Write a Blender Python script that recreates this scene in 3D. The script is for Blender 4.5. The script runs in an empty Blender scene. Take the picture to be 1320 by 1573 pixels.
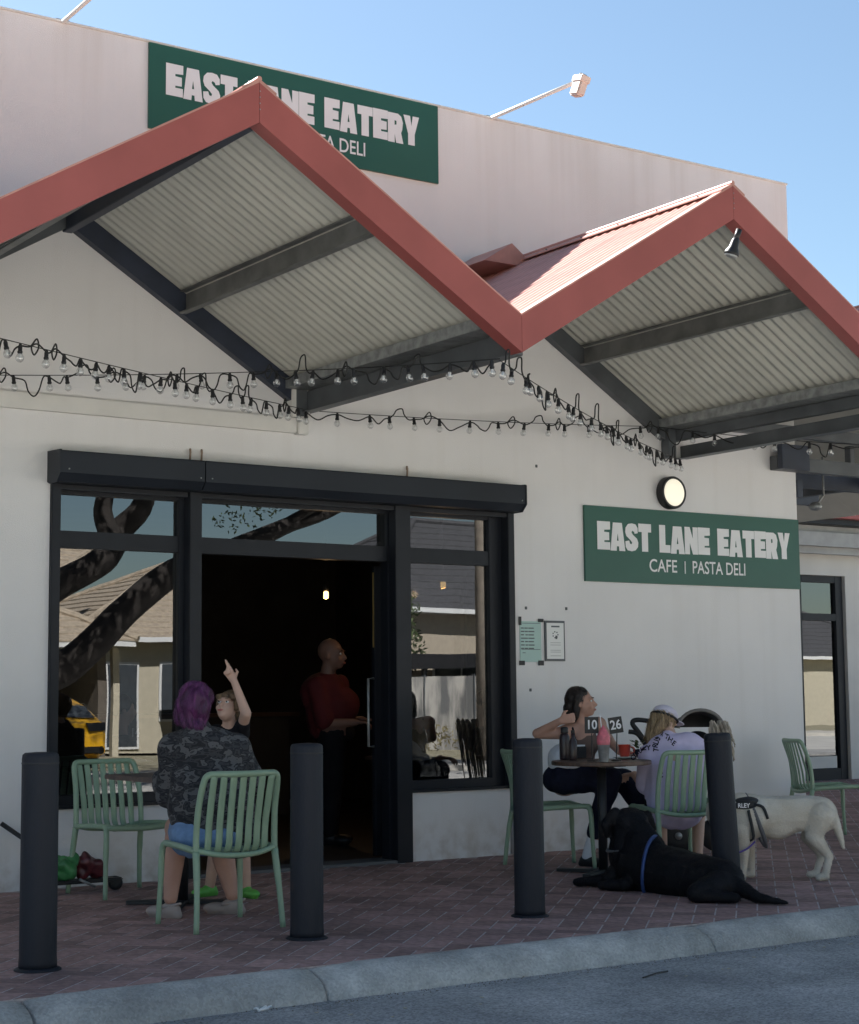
import bpy, bmesh, math, random
from math import sin, cos, pi, radians, sqrt
from mathutils import Vector as V, Matrix, Euler
from mathutils.bvhtree import BVHTree
random.seed(7)
S = bpy.context.scene
COL = S.collection
# ------------------------------------------------------------------ camera, sky, sun, exposure
YAW, PITCH, ROLL, FPX = radians(34.557), radians(6.118), radians(-0.567), 2659.56
CAM = V((0, -11, 1.23))
FW = V((sin(YAW)*cos(PITCH), cos(YAW)*cos(PITCH), sin(PITCH)))
_r = V((cos(YAW), -sin(YAW), 0)); _u = _r.cross(FW)
RT = _r*cos(ROLL) + _u*sin(ROLL); UP = -_r*sin(ROLL) + _u*cos(ROLL)
cd = bpy.data.cameras.new('camera'); co = bpy.data.objects.new('camera', cd); COL.objects.link(co)
m = Matrix((RT, UP, -FW)).transposed().to_4x4(); m.translation = CAM; co.matrix_world = m
cd.sensor_fit = 'HORIZONTAL'; cd.sensor_width = 36; cd.lens = FPX/1320*36
cd.clip_start = .05; cd.clip_end = 2000
S.camera = co
SUN_DIR = V((-.16, .69, .725)).normalized()
elev = math.asin(SUN_DIR.z); az = math.atan2(SUN_DIR.x, SUN_DIR.y)
w = bpy.data.worlds.new('World'); S.world = w; w.use_nodes = True
nt = w.node_tree; bg = nt.nodes['Background']
sk = nt.nodes.new('ShaderNodeTexSky'); sk.sky_type = 'NISHITA'; sk.sun_disc = False
sk.sun_elevation = elev; sk.sun_rotation = az; sk.altitude = 20; sk.air_density = 1.0; sk.dust_density = .7; sk.ozone_density = 1.15
tn = nt.nodes.new('ShaderNodeMix'); tn.data_type = 'RGBA'; tn.blend_type = 'MULTIPLY'; tn.inputs[0].default_value = 1; tn.inputs[7].default_value = (.95, 1.02, 1.0, 1)
nt.links.new(sk.outputs[0], tn.inputs[6]); nt.links.new(tn.outputs[2], bg.inputs[0]); bg.inputs[1].default_value = .045
sl = bpy.data.lights.new('sun', 'SUN'); sl.energy = 5.0; sl.angle = radians(.5); sl.color = (1, .97, .92)
so = bpy.data.objects.new('sun', sl); COL.objects.link(so)
so.rotation_euler = SUN_DIR.to_track_quat('Z', 'Y').to_euler()
vs = S.view_settings; vs.view_transform = 'Standard'; vs.look = 'None'; vs.gamma = 1; vs.use_curve_mapping = False
vs.exposure = 1.92

def ray(u, v): return FW + RT*((u-660)/FPX) - UP*((v-786.5)/FPX)
def at(u, v, d): return CAM + ray(u, v)*d                      # a surveyed point: bearing and distance from the camera station
def ay(u, v, y): r = ray(u, v); return CAM + r*((y-CAM.y)/r.y)
def az_(u, v, z): r = ray(u, v); return CAM + r*((z-CAM.z)/r.z)
GY = .10
def refl(u, v, y):                                             # the place in the street behind the camera seen mirrored in the shop glass
    r = ray(u, v); p = CAM + r*((GY-CAM.y)/r.y); return p + V((r.x, -r.y, r.z))*((y-GY)/(-r.y))
VR = V((cos(YAW), -sin(YAW), 0)); VF = V((sin(YAW), cos(YAW), 0)); Z = V((0, 0, 1))

# ------------------------------------------------------------------ materials
def mat(name, col, rough=.6, var=.08, scale=6, bump=0, bscale=60, metal=0, col2=None, lo=.35, hi=.65, spec=.5, stretch=None, detail=5, coat=0):
    m = bpy.data.materials.new(name); m.use_nodes = True; n = m.node_tree; b = n.nodes['Principled BSDF']
    b.inputs['Roughness'].default_value = rough; b.inputs['Metallic'].default_value = metal
    b.inputs['Specular IOR Level'].default_value = spec
    if coat: b.inputs['Coat Weight'].default_value = coat
    tc = n.nodes.new('ShaderNodeTexCoord'); mp = n.nodes.new('ShaderNodeMapping'); n.links.new(tc.outputs['Object'], mp.inputs[0])
    if stretch: mp.inputs['Scale'].default_value = stretch
    no = n.nodes.new('ShaderNodeTexNoise'); no.inputs['Scale'].default_value = scale; no.inputs['Detail'].default_value = detail
    n.links.new(mp.outputs[0], no.inputs[0])
    cr = n.nodes.new('ShaderNodeValToRGB'); cr.color_ramp.elements[0].position = lo; cr.color_ramp.elements[1].position = hi
    c1 = col2 or tuple(c*(1-var) for c in col); c0 = col if col2 else tuple(min(1, c*(1+var)) for c in col)
    cr.color_ramp.elements[0].color = (*c1, 1); cr.color_ramp.elements[1].color = (*c0, 1)
    n.links.new(no.outputs[0], cr.inputs[0]); n.links.new(cr.outputs[0], b.inputs['Base Color'])
    if bump:
        n2 = n.nodes.new('ShaderNodeTexNoise'); n2.inputs['Scale'].default_value = bscale; n2.inputs['Detail'].default_value = 4
        n.links.new(mp.outputs[0], n2.inputs[0])
        bp = n.nodes.new('ShaderNodeBump'); bp.inputs['Strength'].default_value = bump; bp.inputs['Distance'].default_value = .01
        n.links.new(n2.outputs[0], bp.inputs['Height']); n.links.new(bp.outputs[0], b.inputs['Normal'])
    return m
def rand_tint(m, amt=.25, sat=0.0):        # each object gets its own slight tint
    n = m.node_tree; b = n.nodes['Principled BSDF']; l = b.inputs['Base Color'].links[0]; src = l.from_socket
    oi = n.nodes.new('ShaderNodeObjectInfo'); hs = n.nodes.new('ShaderNodeHueSaturation')
    mr = n.nodes.new('ShaderNodeMapRange'); mr.inputs[3].default_value = 1-amt; mr.inputs[4].default_value = 1+amt
    n.links.new(oi.outputs['Random'], mr.inputs[0]); n.links.new(mr.outputs[0], hs.inputs['Value']); n.links.new(src, hs.inputs['Color'])
    n.links.new(hs.outputs[0], b.inputs['Base Color']); return m
def emit(name, col, st):
    m = bpy.data.materials.new(name); m.use_nodes = True; b = m.node_tree.nodes['Principled BSDF']
    b.inputs['Base Color'].default_value = (*col, 1); b.inputs['Emission Color'].default_value = (*col, 1); b.inputs['Emission Strength'].default_value = st
    return m
def glass_mat(name, tint, refl_f, rough=0.0, wavy=False):
    m = bpy.data.materials.new(name); m.use_nodes = True; n = m.node_tree; n.nodes.clear()
    o = n.nodes.new('ShaderNodeOutputMaterial'); mx = n.nodes.new('ShaderNodeMixShader'); t = n.nodes.new('ShaderNodeBsdfTransparent'); g = n.nodes.new('ShaderNodeBsdfGlossy')
    t.inputs[0].default_value = (*tint, 1); g.inputs['Roughness'].default_value = rough; g.inputs[0].default_value = (.95, .97, 1, 1)
    lw = n.nodes.new('ShaderNodeLayerWeight'); lw.inputs[0].default_value = .5
    mr = n.nodes.new('ShaderNodeMapRange'); mr.inputs[3].default_value = refl_f; mr.inputs[4].default_value = 1.0
    pw = n.nodes.new('ShaderNodeMath'); pw.operation = 'POWER'; pw.inputs[1].default_value = 3
    n.links.new(lw.outputs['Facing'], pw.inputs[0]); n.links.new(pw.outputs[0], mr.inputs[0]); n.links.new(mr.outputs[0], mx.inputs[0])
    if wavy:
        tc = n.nodes.new('ShaderNodeTexCoord'); no = n.nodes.new('ShaderNodeTexNoise'); no.inputs['Scale'].default_value = 1.6; no.inputs['Detail'].default_value = 1.0; n.links.new(tc.outputs['Object'], no.inputs[0])
        bp = n.nodes.new('ShaderNodeBump'); bp.inputs['Strength'].default_value = .025; bp.inputs['Distance'].default_value = .02; n.links.new(no.outputs[0], bp.inputs['Height']); n.links.new(bp.outputs[0], g.inputs['Normal'])
    n.links.new(t.outputs[0], mx.inputs[1]); n.links.new(g.outputs[0], mx.inputs[2]); n.links.new(mx.outputs[0], o.inputs[0])
    return m
M = {}
def wall_mat():
    m = mat('painted_render', (.765, .745, .745), .85, .03, 1.3, .25, 140)
    n = m.node_tree; b = n.nodes['Principled BSDF']; src = b.inputs['Base Color'].links[0].from_socket
    tc = n.nodes.new('ShaderNodeTexCoord'); mp = n.nodes.new('ShaderNodeMapping'); mp.inputs['Scale'].default_value = (9, 9, .35)
    no = n.nodes.new('ShaderNodeTexNoise'); no.inputs['Scale'].default_value = .8; no.inputs['Detail'].default_value = 7
    n.links.new(tc.outputs['Object'], mp.inputs[0]); n.links.new(mp.outputs[0], no.inputs[0])
    cr = n.nodes.new('ShaderNodeValToRGB'); cr.color_ramp.elements[0].position = .52; cr.color_ramp.elements[1].position = .72
    cr.color_ramp.elements[0].color = (0, 0, 0, 1); cr.color_ramp.elements[1].color = (.09, .09, .09, 1)
    mx = n.nodes.new('ShaderNodeMix'); mx.data_type = 'RGBA'; mx.inputs[7].default_value = (.50, .44, .39, 1)
    gp = n.nodes.new('ShaderNodeNewGeometry'); sx = n.nodes.new('ShaderNodeSeparateXYZ'); n.links.new(gp.outputs['Position'], sx.inputs[0])
    def band(z0, z1, amt, src_):
        r1 = n.nodes.new('ShaderNodeMapRange'); r1.inputs[1].default_value = z0; r1.inputs[2].default_value = z1; r1.inputs[3].default_value = 0; r1.inputs[4].default_value = amt; n.links.new(sx.outputs[2], r1.inputs[0])
        r2 = n.nodes.new('ShaderNodeMapRange'); r2.inputs[1].default_value = .42; r2.inputs[2].default_value = .66; n.links.new(src_, r2.inputs[0])
        mm_ = n.nodes.new('ShaderNodeMath'); mm_.operation = 'MULTIPLY'; n.links.new(r1.outputs[0], mm_.inputs[0]); n.links.new(r2.outputs[0], mm_.inputs[1]); return mm_.outputs[0]
    ns = n.nodes.new('ShaderNodeTexNoise'); ns.inputs['Scale'].default_value = 9; ns.inputs['Detail'].default_value = 8; n.links.new(gp.outputs['Position'], ns.inputs[0])
    a1 = band(.38, .0, .75, ns.outputs[0]); a2 = band(5.2, 5.95, .22, no.outputs[0]); ad = n.nodes.new('ShaderNodeMath'); ad.operation = 'ADD'; n.links.new(a1, ad.inputs[0]); n.links.new(a2, ad.inputs[1])
    a3 = n.nodes.new('ShaderNodeMath'); a3.operation = 'ADD'; n.links.new(ad.outputs[0], a3.inputs[0]); n.links.new(cr.outputs[0], a3.inputs[1])
    n.links.new(no.outputs[0], cr.inputs[0]); n.links.new(a3.outputs[0], mx.inputs[0]); n.links.new(src, mx.inputs[6]); n.links.new(mx.outputs[2], b.inputs['Base Color'])
    return m
M['wall'] = wall_mat()
M['trim'] = mat('trim_paint', (.70, .68, .65), .6, .03)
M['side'] = mat('side_render', (.6, .58, .54), .85, .05, 1.5)
M['red'] = mat('red_colour_steel', (.31, .085, .078), .42, .07, 2.5, spec=.4)
M['redroof'] = mat('red_roof_steel', (.50, .25, .21), .5, .10, 1.8, stretch=(4, .6, 4), spec=.4)
M['under'] = mat('galvanised_underside', (.53, .52, .465), .55, .05, 3)
M['steel'] = mat('charcoal_steel', (.085, .092, .10), .45, .2, 4)
M['purlin'] = mat('dull_galvanised_purlin', (.17, .17, .165), .5, .2, 6, metal=.2)
M['steelblue'] = mat('dark_blue_steel', (.028, .036, .058), .45, .2, 4)
M['galv'] = mat('galvanised_steel', (.30, .31, .31), .42, .25, 14, metal=.5)
M['frame'] = mat('black_aluminium', (.013, .015, .021), .45, .1, 5, spec=.3)
M['shut'] = mat('shutter_box_metal', (.017, .021, .029), .5, .12, 2, spec=.3)
M['green'] = mat('green_sign_face', (.022, .10, .072), .38, .05, 1.5)
M['signwhite'] = mat('sign_lettering', (.80, .79, .80), .5, .02)
M['sage'] = mat('sage_green_plastic', (.255, .36, .25), .42, .05, 8, .05, 300)
def stained(m, sc=.9, lo=.72, hi=1.15):
    n = m.node_tree; b = n.nodes['Principled BSDF']; src = b.inputs['Base Color'].links[0].from_socket
    g = n.nodes.new('ShaderNodeNewGeometry'); no = n.nodes.new('ShaderNodeTexNoise'); no.inputs['Scale'].default_value = sc; no.inputs['Detail'].default_value = 8; no.inputs['Roughness'].default_value = .65; n.links.new(g.outputs['Position'], no.inputs[0])
    mr = n.nodes.new('ShaderNodeMapRange'); mr.inputs[1].default_value = .35; mr.inputs[2].default_value = .65; mr.inputs[3].default_value = lo; mr.inputs[4].default_value = hi; n.links.new(no.outputs[0], mr.inputs[0])
    mu = n.nodes.new('ShaderNodeVectorMath'); mu.operation = 'SCALE'; n.links.new(src, mu.inputs[0]); n.links.new(mr.outputs[0], mu.inputs['Scale']); n.links.new(mu.outputs[0], b.inputs['Base Color']); return m
M['brick'] = stained(rand_tint(mat('red_brown_paver', (.32, .195, .175), .78, .22, 22, .5, 90), .28)); stained(M['red'], .8, .93, 1.05); stained(M['redroof'], .9, .92, 1.04)
M['mortar'] = mat('pale_joint_sand', (.46, .40, .385), .95, .25, 25, .5, 200)
M['conc'] = mat('kerb_concrete', (.55, .54, .51), .92, .0, 5, .9, 60, col2=(.36, .355, .335), lo=.35, hi=.7, detail=12)
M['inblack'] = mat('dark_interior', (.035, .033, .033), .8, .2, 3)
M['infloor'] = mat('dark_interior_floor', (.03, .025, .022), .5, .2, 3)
M['bollard'] = mat('black_bollard_paint', (.010, .012, .019), .6, .0, 7, .25, 70, spec=.3, col2=(.015, .017, .024), lo=.5, hi=.72, stretch=(1, 1, .35), detail=9)
M['wood'] = mat('dark_timber_top', (.085, .050, .036), .45, .3, 5, stretch=(1, 12, 1))
M['blackmetal'] = mat('black_metal', (.012, .012, .014), .5, .1, 5)
M['glass'] = glass_mat('window_glass', (.30, .31, .32), .14, 0, True)
M['clear'] = glass_mat('bulb_glass', (.90, .90, .90), .16, .15)
M['skin'] = mat('skin', (.48, .27, .20), .5, .06, 9, spec=.35)
M['skin2'] = mat('pale_skin', (.56, .36, .28), .5, .06, 9, spec=.35)
M['camo'] = None
M['whiteplastic'] = mat('white_ceramic', (.75, .75, .74), .3, .02)
M['white'] = mat('white_cloth', (.72, .72, .76), .8, .04)
M['black'] = mat('black_cloth', (.009, .009, .012), .9, .2, spec=.2)
M['navy'] = mat('navy_cloth', (.010, .012, .028), .9, .2, 20, spec=.2)
def hair(name, c, c2): return mat(name, c, .45, .0, 14, .8, 60, col2=c2, stretch=(3, 3, .5), lo=.3, hi=.7)
M['hpurple'] = hair('purple_hair', (.17, .035, .15), (.045, .010, .05))
M['hdark'] = hair('dark_brown_hair', (.030, .018, .014), (.010, .007, .006))
M['hblond'] = hair('blond_hair', (.52, .38, .22), (.22, .14, .075))
M['hbrown'] = hair('fair_brown_hair', (.24, .15, .08), (.10, .06, .035))
def island(m, amt):
    n = m.node_tree; b = n.nodes['Principled BSDF']; src = b.inputs['Base Color'].links[0].from_socket
    gi = n.nodes.new('ShaderNodeNewGeometry'); mr = n.nodes.new('ShaderNodeMapRange'); mr.inputs[3].default_value = 1-amt; mr.inputs[4].default_value = 1+amt; hs = n.nodes.new('ShaderNodeHueSaturation')
    n.links.new(gi.outputs['Random Per Island'], mr.inputs[0]); n.links.new(mr.outputs[0], hs.inputs['Value']); n.links.new(src, hs.inputs['Color']); n.links.new(hs.outputs[0], b.inputs['Base Color']); return m
for k_ in ('hpurple', 'hdark', 'hblond', 'hbrown'): island(M[k_], .45)
def camo():
    m = mat('camouflage_cloth', (.1, .1, .1), .85, .1, 1, .3, 30, stretch=(1, 1, 2.0)); n = m.node_tree
    no = [x for x in n.nodes if x.type == 'TEX_NOISE'][0]; no.inputs['Scale'].default_value = 13; no.inputs['Detail'].default_value = 2.5; no.inputs['Distortion'].default_value = .5
    cr = [x for x in n.nodes if x.type == 'VALTORGB'][0].color_ramp; cr.interpolation = 'CONSTANT'
    cr.elements[0].position = 0; cr.elements[0].color = (.012, .012, .015, 1); cr.elements[1].position = .40; cr.elements[1].color = (.040, .040, .044, 1)
    e = cr.elements.new(.475); e.color = (.014, .014, .018, 1); e = cr.elements.new(.545); e.color = (.095, .093, .095, 1); e = cr.elements.new(.66); e.color = (.035, .035, .038, 1)
    return m
M['camo'] = camo()

# ------------------------------------------------------------------ helpers
def mesh_obj(name, me, mt=None, parent=None):
    if mt is not None and not me.materials:
        for x in (mt if isinstance(mt, (list, tuple)) else [mt]): me.materials.append(x)
    o = bpy.data.objects.new(name, me); COL.objects.link(o)
    if parent: o.parent = parent; o.matrix_parent_inverse = Matrix.Translation(parent.location).inverted() if False else Matrix()
    return o
def obj(name, bm, mt, parent=None, smooth=False, org=None):
    """link a bmesh given in world coordinates; with a parent it is moved into the parent's frame"""
    if parent is not None:
        bm.transform(parent.matrix_basis_world.inverted() if hasattr(parent, 'matrix_basis_world') else WM(parent).inverted())
    elif org is not None:
        bm.transform(Matrix.Translation(-V(org)))
    me = bpy.data.meshes.new(name); bmesh.ops.recalc_face_normals(bm, faces=bm.faces); bm.to_mesh(me); bm.free()
    if smooth:
        for p in me.polygons: p.use_smooth = True
    o = mesh_obj(name, me, mt)
    if parent is not None: o.parent = parent
    elif org is not None: o.location = org
    return o
def WM(o):
    m = Matrix.LocRotScale(o.location, o.rotation_euler, o.scale)
    return WM(o.parent) @ m if o.parent else m
def tag(o, label, cat, group=None):
    o['label'] = label; o['category'] = cat
    if group: o['group'] = group
    return o
def thing(name, label, cat, loc=(0, 0, 0), rz=0, group=None):
    o = bpy.data.objects.new(name, None); COL.objects.link(o); o.location = loc; o.rotation_euler = (0, 0, rz); o.empty_display_size = .2
    return tag(o, label, cat, group)
def kind(o, k='structure'): o['kind'] = k; return o
def copy_tree(o, parent=None):
    c = o.copy(); COL.objects.link(c); c.parent = parent
    for ch in list(o.children): copy_tree(ch, c)
    return c
def bmn(): return bmesh.new()
def box(bm, a, b, bev=0, rz=0, mi=0):
    """axis box from corner a to corner b"""
    a, b = V(a), V(b); c = (a+b)/2; s = b-a
    r = bmesh.ops.create_cube(bm, size=1)['verts']
    for v in r: v.co = V((v.co.x*s.x, v.co.y*s.y, v.co.z*s.z))
    if rz: bmesh.ops.rotate(bm, verts=r, cent=(0, 0, 0), matrix=Matrix.Rotation(rz, 3, 'Z'))
    for v in r: v.co += c
    if bev:
        es = list({e for v in r for e in v.link_edges}); bmesh.ops.bevel(bm, geom=es, offset=bev, segments=2, affect='EDGES', clamp_overlap=True)
    elif mi:
        for f in {f for v in r for f in v.link_faces}: f.material_index = mi
    return bm
def bx(name, a, b, mt, parent=None, bev=0, **k): return obj(name, box(bmn(), a, b, bev), mt, parent, **k)
def prism(bm, pts, d):
    """extrude a planar loop of 3-D points along vector d"""
    p0 = [bm.verts.new(V(p)) for p in pts]; p1 = [bm.verts.new(V(p)+V(d)) for p in pts]; n = len(pts)
    bm.faces.new(p0); bm.faces.new(p1[::-1])
    for i in range(n): bm.faces.new((p0[i], p0[(i+1) % n], p1[(i+1) % n], p1[i]))
    return bm
def frames(path):
    fr = []; up = V((0, 0, 1))
    for i, p in enumerate(path):
        a = path[max(0, i-1)]; b = path[min(len(path)-1, i+1)]; t = (b-a).normalized()
        if i == 0:
            up = V((0, 0, 1)) if abs(t.z) < .9 else V((0, 1, 0))
        x = t.cross(up)
        if x.length < 1e-4: x = t.orthogonal()
        x.normalize(); up = x.cross(t).normalized(); fr.append((x, up))
    return fr
def tube(bm, path, r, n=8, sx=1, sy=1, cap=True):
    path = [V(p) for p in path]; fr = frames(path); rings = []
    for i, p in enumerate(path):
        rr = r[i] if isinstance(r, (list, tuple)) else r; x, u = fr[i]
        rings.append([bm.verts.new(p + x*(cos(2*pi*k/n)*rr*sx) + u*(sin(2*pi*k/n)*rr*sy)) for k in range(n)])
    for a, b in zip(rings, rings[1:]):
        for k in range(n): bm.faces.new((a[k], a[(k+1) % n], b[(k+1) % n], b[k]))
    if cap: bm.faces.new(rings[0][::-1]); bm.faces.new(rings[-1])
    return bm
def smooth_path(pts, n=6):
    pts = [V(p) for p in pts]; out = []
    for i in range(len(pts)-1):
        p0 = pts[max(0, i-1)]; p1 = pts[i]; p2 = pts[i+1]; p3 = pts[min(len(pts)-1, i+2)]
        for k in range(n):
            t = k/n; out.append(.5*((2*p1) + (p2-p0)*t + (2*p0-5*p1+4*p2-p3)*t*t + (3*p1-p0-3*p2+p3)*t**3))
    out.append(pts[-1]); return out
def lathe(bm, c, prof, n=24, axis=None):
    """prof: list of (radius, height) round the vertical through c (or round axis)"""
    c = V(c); q = V((0, 0, 1)).rotation_difference(V(axis)) if axis is not None else None; rings = []
    for r, h in prof:
        ring = []
        for k in range(n):
            p = V((cos(2*pi*k/n)*r, sin(2*pi*k/n)*r, h))
            if q: p = q @ p
            ring.append(bm.verts.new(c+p))
        rings.append(ring)
    for a, b in zip(rings, rings[1:]):
        for k in range(n): bm.faces.new((a[k], a[(k+1) % n], b[(k+1) % n], b[k]))
    bm.faces.new(rings[0][::-1]); bm.faces.new(rings[-1]); return bm
# --- bodies: tapered capsules and ellipsoids fused into ONE continuous skin by a voxel remesh
def capsule(bm, p0, r0, p1, r1, n=14):
    p0, p1 = V(p0), V(p1); d = p1-p0; L = d.length
    if L < 1e-5: return ell(bm, p0, (r0,)*3)
    t = d/L; prof = []
    for i in range(6): a = pi/2*(i/5); prof.append((r0*sin(a), -r0*cos(a)))
    for i in range(6): a = pi/2*(i/5); prof.append((r1*cos(a), L+r1*sin(a)))
    prof[0] = (r0*.05, -r0); prof[-1] = (r1*.05, L+r1)
    return lathe(bm, p0, prof, n, t)
def ell(bm, c, r, rot=None):
    res = bmesh.ops.create_icosphere(bm, subdivisions=3, radius=1)['verts']; c = V(c)
    for v in res:
        p = V((v.co.x*r[0], v.co.y*r[1], v.co.z*r[2])); v.co = c + (rot @ p if rot else p)
    return bm
TMP = bpy.data.scenes.new('workshop')
def fuse(name, build, vox, mt, parent, sm=4, disp=0, dscale=10):
    bm = bmn()
    for p in build:
        if p[0] == 'c': capsule(bm, *p[1:])
        else: ell(bm, *p[1:])
    bm.transform(WM(parent).inverted()); me = bpy.data.meshes.new(name); bm.to_mesh(me); bm.free()
    o = bpy.data.objects.new(name, me); TMP.collection.objects.link(o); md = o.modifiers.new('r', 'REMESH'); md.mode = 'VOXEL'; md.voxel_size = vox
    if sm: s = o.modifiers.new('s', 'SMOOTH'); s.iterations = sm; s.factor = .5
    vl = TMP.view_layers[0]; vl.update(); ev = o.evaluated_get(vl.depsgraph)
    nm = bpy.data.meshes.new_from_object(ev); nm.name = name; TMP.collection.objects.unlink(o); o.modifiers.clear(); o.data = nm; bpy.data.meshes.remove(me); COL.objects.link(o)
    if disp:
        from mathutils import noise
        cs = [v.co.copy() for v in nm.vertices]; ns = [v.vector.copy() for v in nm.vertex_normals]; fl = []
        for c_, n_ in zip(cs, ns): q_ = c_ + n_*(disp*noise.noise(V((c_.x*dscale, c_.y*dscale, c_.z*dscale*.6)))); fl += [q_.x, q_.y, q_.z]
        nm.vertices.foreach_set('co', fl); nm.update()
    nm.materials.clear(); nm.materials.append(mt)
    for p in nm.polygons: p.use_smooth = True
    o.parent = parent; return o
def strands(name, src, n, L, wdt, mt, parent, seed=1, lift=.004, fall=V((0, 0, -1)), steps=5, jit=.25, clump=0):
    """thin tapering locks that follow the surface of src downwards"""
    me = src.data; off = WM(parent).translation; rnd = random.Random(seed); bv = BVHTree.FromPolygons([v.co for v in me.vertices], [p.vertices for p in me.polygons]); np_ = len(me.polygons); vs_, fs_ = [], []
    for i in range(n):
        p = me.polygons[rnd.randrange(np_)]; c = p.center.copy(); nr = p.normal.copy(); d = fall + V((rnd.gauss(0, jit), rnd.gauss(0, jit), rnd.gauss(0, jit*.5))); l = L*rnd.uniform(.5, 1.2); lf = lift*rnd.uniform(.3, 1.6); base = len(vs_)
        for k in range(steps+1):
            t = (d - nr*d.dot(nr)); t = t.normalized() if t.length > 1e-4 else V((0, 0, -1)); sd = t.cross(nr).normalized()*(wdt*(1-k/(steps+.6))); q = c + nr*(lf*(.3+k/steps))
            vs_ += [q-sd, q+sd]
            c = c + t*(l/steps); h = bv.find_nearest(c)
            if h[0] is not None and (h[0]-c).length < .03: c, nr = h[0].lerp(c, .3), h[1]
        for k in range(steps): a = base+2*k; fs_.append((a, a+1, a+3, a+2))
    m2 = bpy.data.meshes.new(name); m2.from_pydata([tuple(v) for v in vs_], [], fs_); o = mesh_obj(name, m2, mt); o.parent = parent; kind(o, 'stuff'); return o
def basis(f, u=Z):
    f = V(f).normalized(); r = f.cross(u).normalized(); u2 = r.cross(f); return Matrix((r, f, u2)).transposed()   # x right, y forward, z up
def head(c, f, s=1, up=Z):
    """primitives of a human head, c = centre between the ears; f = facing"""
    B = basis(f, up); P = lambda x, y, z: V(c) + B @ V((x, y, z))*s
    return [('e', P(0, -.012, .03), (.074*s, .092*s, .088*s), B), ('e', P(0, .028, -.03), (.060*s, .066*s, .080*s), B), ('e', P(0, .062, -.078), (.030*s, .028*s, .026*s), B),
            ('c', P(0, .088, .008), .010*s, P(0, .108, -.026), .015*s), ('e', P(0, .092, -.060), (.024*s, .012*s, .010*s), B), ('e', P(0, .078, .028), (.055*s, .02*s, .012*s), B),
            ('e', P(-.076, -.005, -.008), (.010*s, .018*s, .030*s), B), ('e', P(.076, -.005, -.008), (.010*s, .018*s, .030*s), B),
            ('e', P(-.035, .066, -.030), (.026*s, .022*s, .025*s), B), ('e', P(.035, .066, -.030), (.026*s, .022*s, .025*s), B)]
def face(parent, c, f, s, hairmat, lip, up=Z):
    B = basis(f, up); P = lambda x, y, z: V(c) + B @ V((x, y, z))*s
    for sx in (-1, 1):
        e = obj('eye', ell(bmn(), P(.031*sx, .083, .006), (.0135*s, .008*s, .0085*s), B), M['whiteplastic'], parent, True)
        obj('iris', ell(bmn(), P(.031*sx, .090, .006), (.0065*s, .003*s, .0065*s), B), M['blackmetal'], e, True)
        obj('eyebrow', ell(bmn(), P(.032*sx, .093, .029), (.020*s, .005*s, .0045*s), B), hairmat, parent, True)
    obj('lips', ell(bmn(), P(0, .101, -.060), (.023*s, .006*s, .008*s), B), lip, parent, True)
def hand(wrist, d, palm_n, s=1, curls=(.5, .6, .7, .8), thumb=1, side=1):
    """palm and five unequal fingers; d = direction of the palm, palm_n = out of the palm"""
    d = V(d).normalized(); n = V(palm_n); n = (n - d*n.dot(d)).normalized(); x = d.cross(n)*side; W = V(wrist); o = []
    for k, off in enumerate((.030, .010, -.010, -.028)):
        base = W + d*(.085*s) + x*(off*s); o.append(('c', W + d*.015*s + x*off*.5*s, .016*s, base, .011*s))
        L = (.040, .045, .042, .032)[k]*s; a = curls[k]; p = base; ang = a*.6
        for j, q in enumerate((1, .72, .55)):
            dd = d*cos(ang) + n*sin(ang); e = p + dd*L*q; o.append(('c', p, (.0105-.0012*j)*s, e, (.0095-.0014*j)*s)); p = e; ang += a*1.1
    tb = W + d*.03*s + x*.03*s; t1 = tb + (d*.5 + x*.75 + n*.25*thumb).normalized()*.038*s; t2 = t1 + (d*.9 + n*.45*thumb).normalized()*.03*s
    o += [('c', tb, .014*s, t1, .011*s), ('c', t1, .011*s, t2, .008*s)]
    return o
def shoe(p, d, s=1):
    d = V(d).normalized(); p = V(p); B = basis(d)
    return [('e', p + V((0, 0, .045*s)) + d*.0, (.042*s, .07*s, .045*s), B), ('e', p + V((0, 0, .034*s)) + d*.09*s, (.048*s, .085*s, .034*s), B), ('c', p + V((0, 0, .02*s)) - d*.05*s, .03*s, p + V((0, 0, .018*s)) + d*.12*s, .032*s)]

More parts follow.
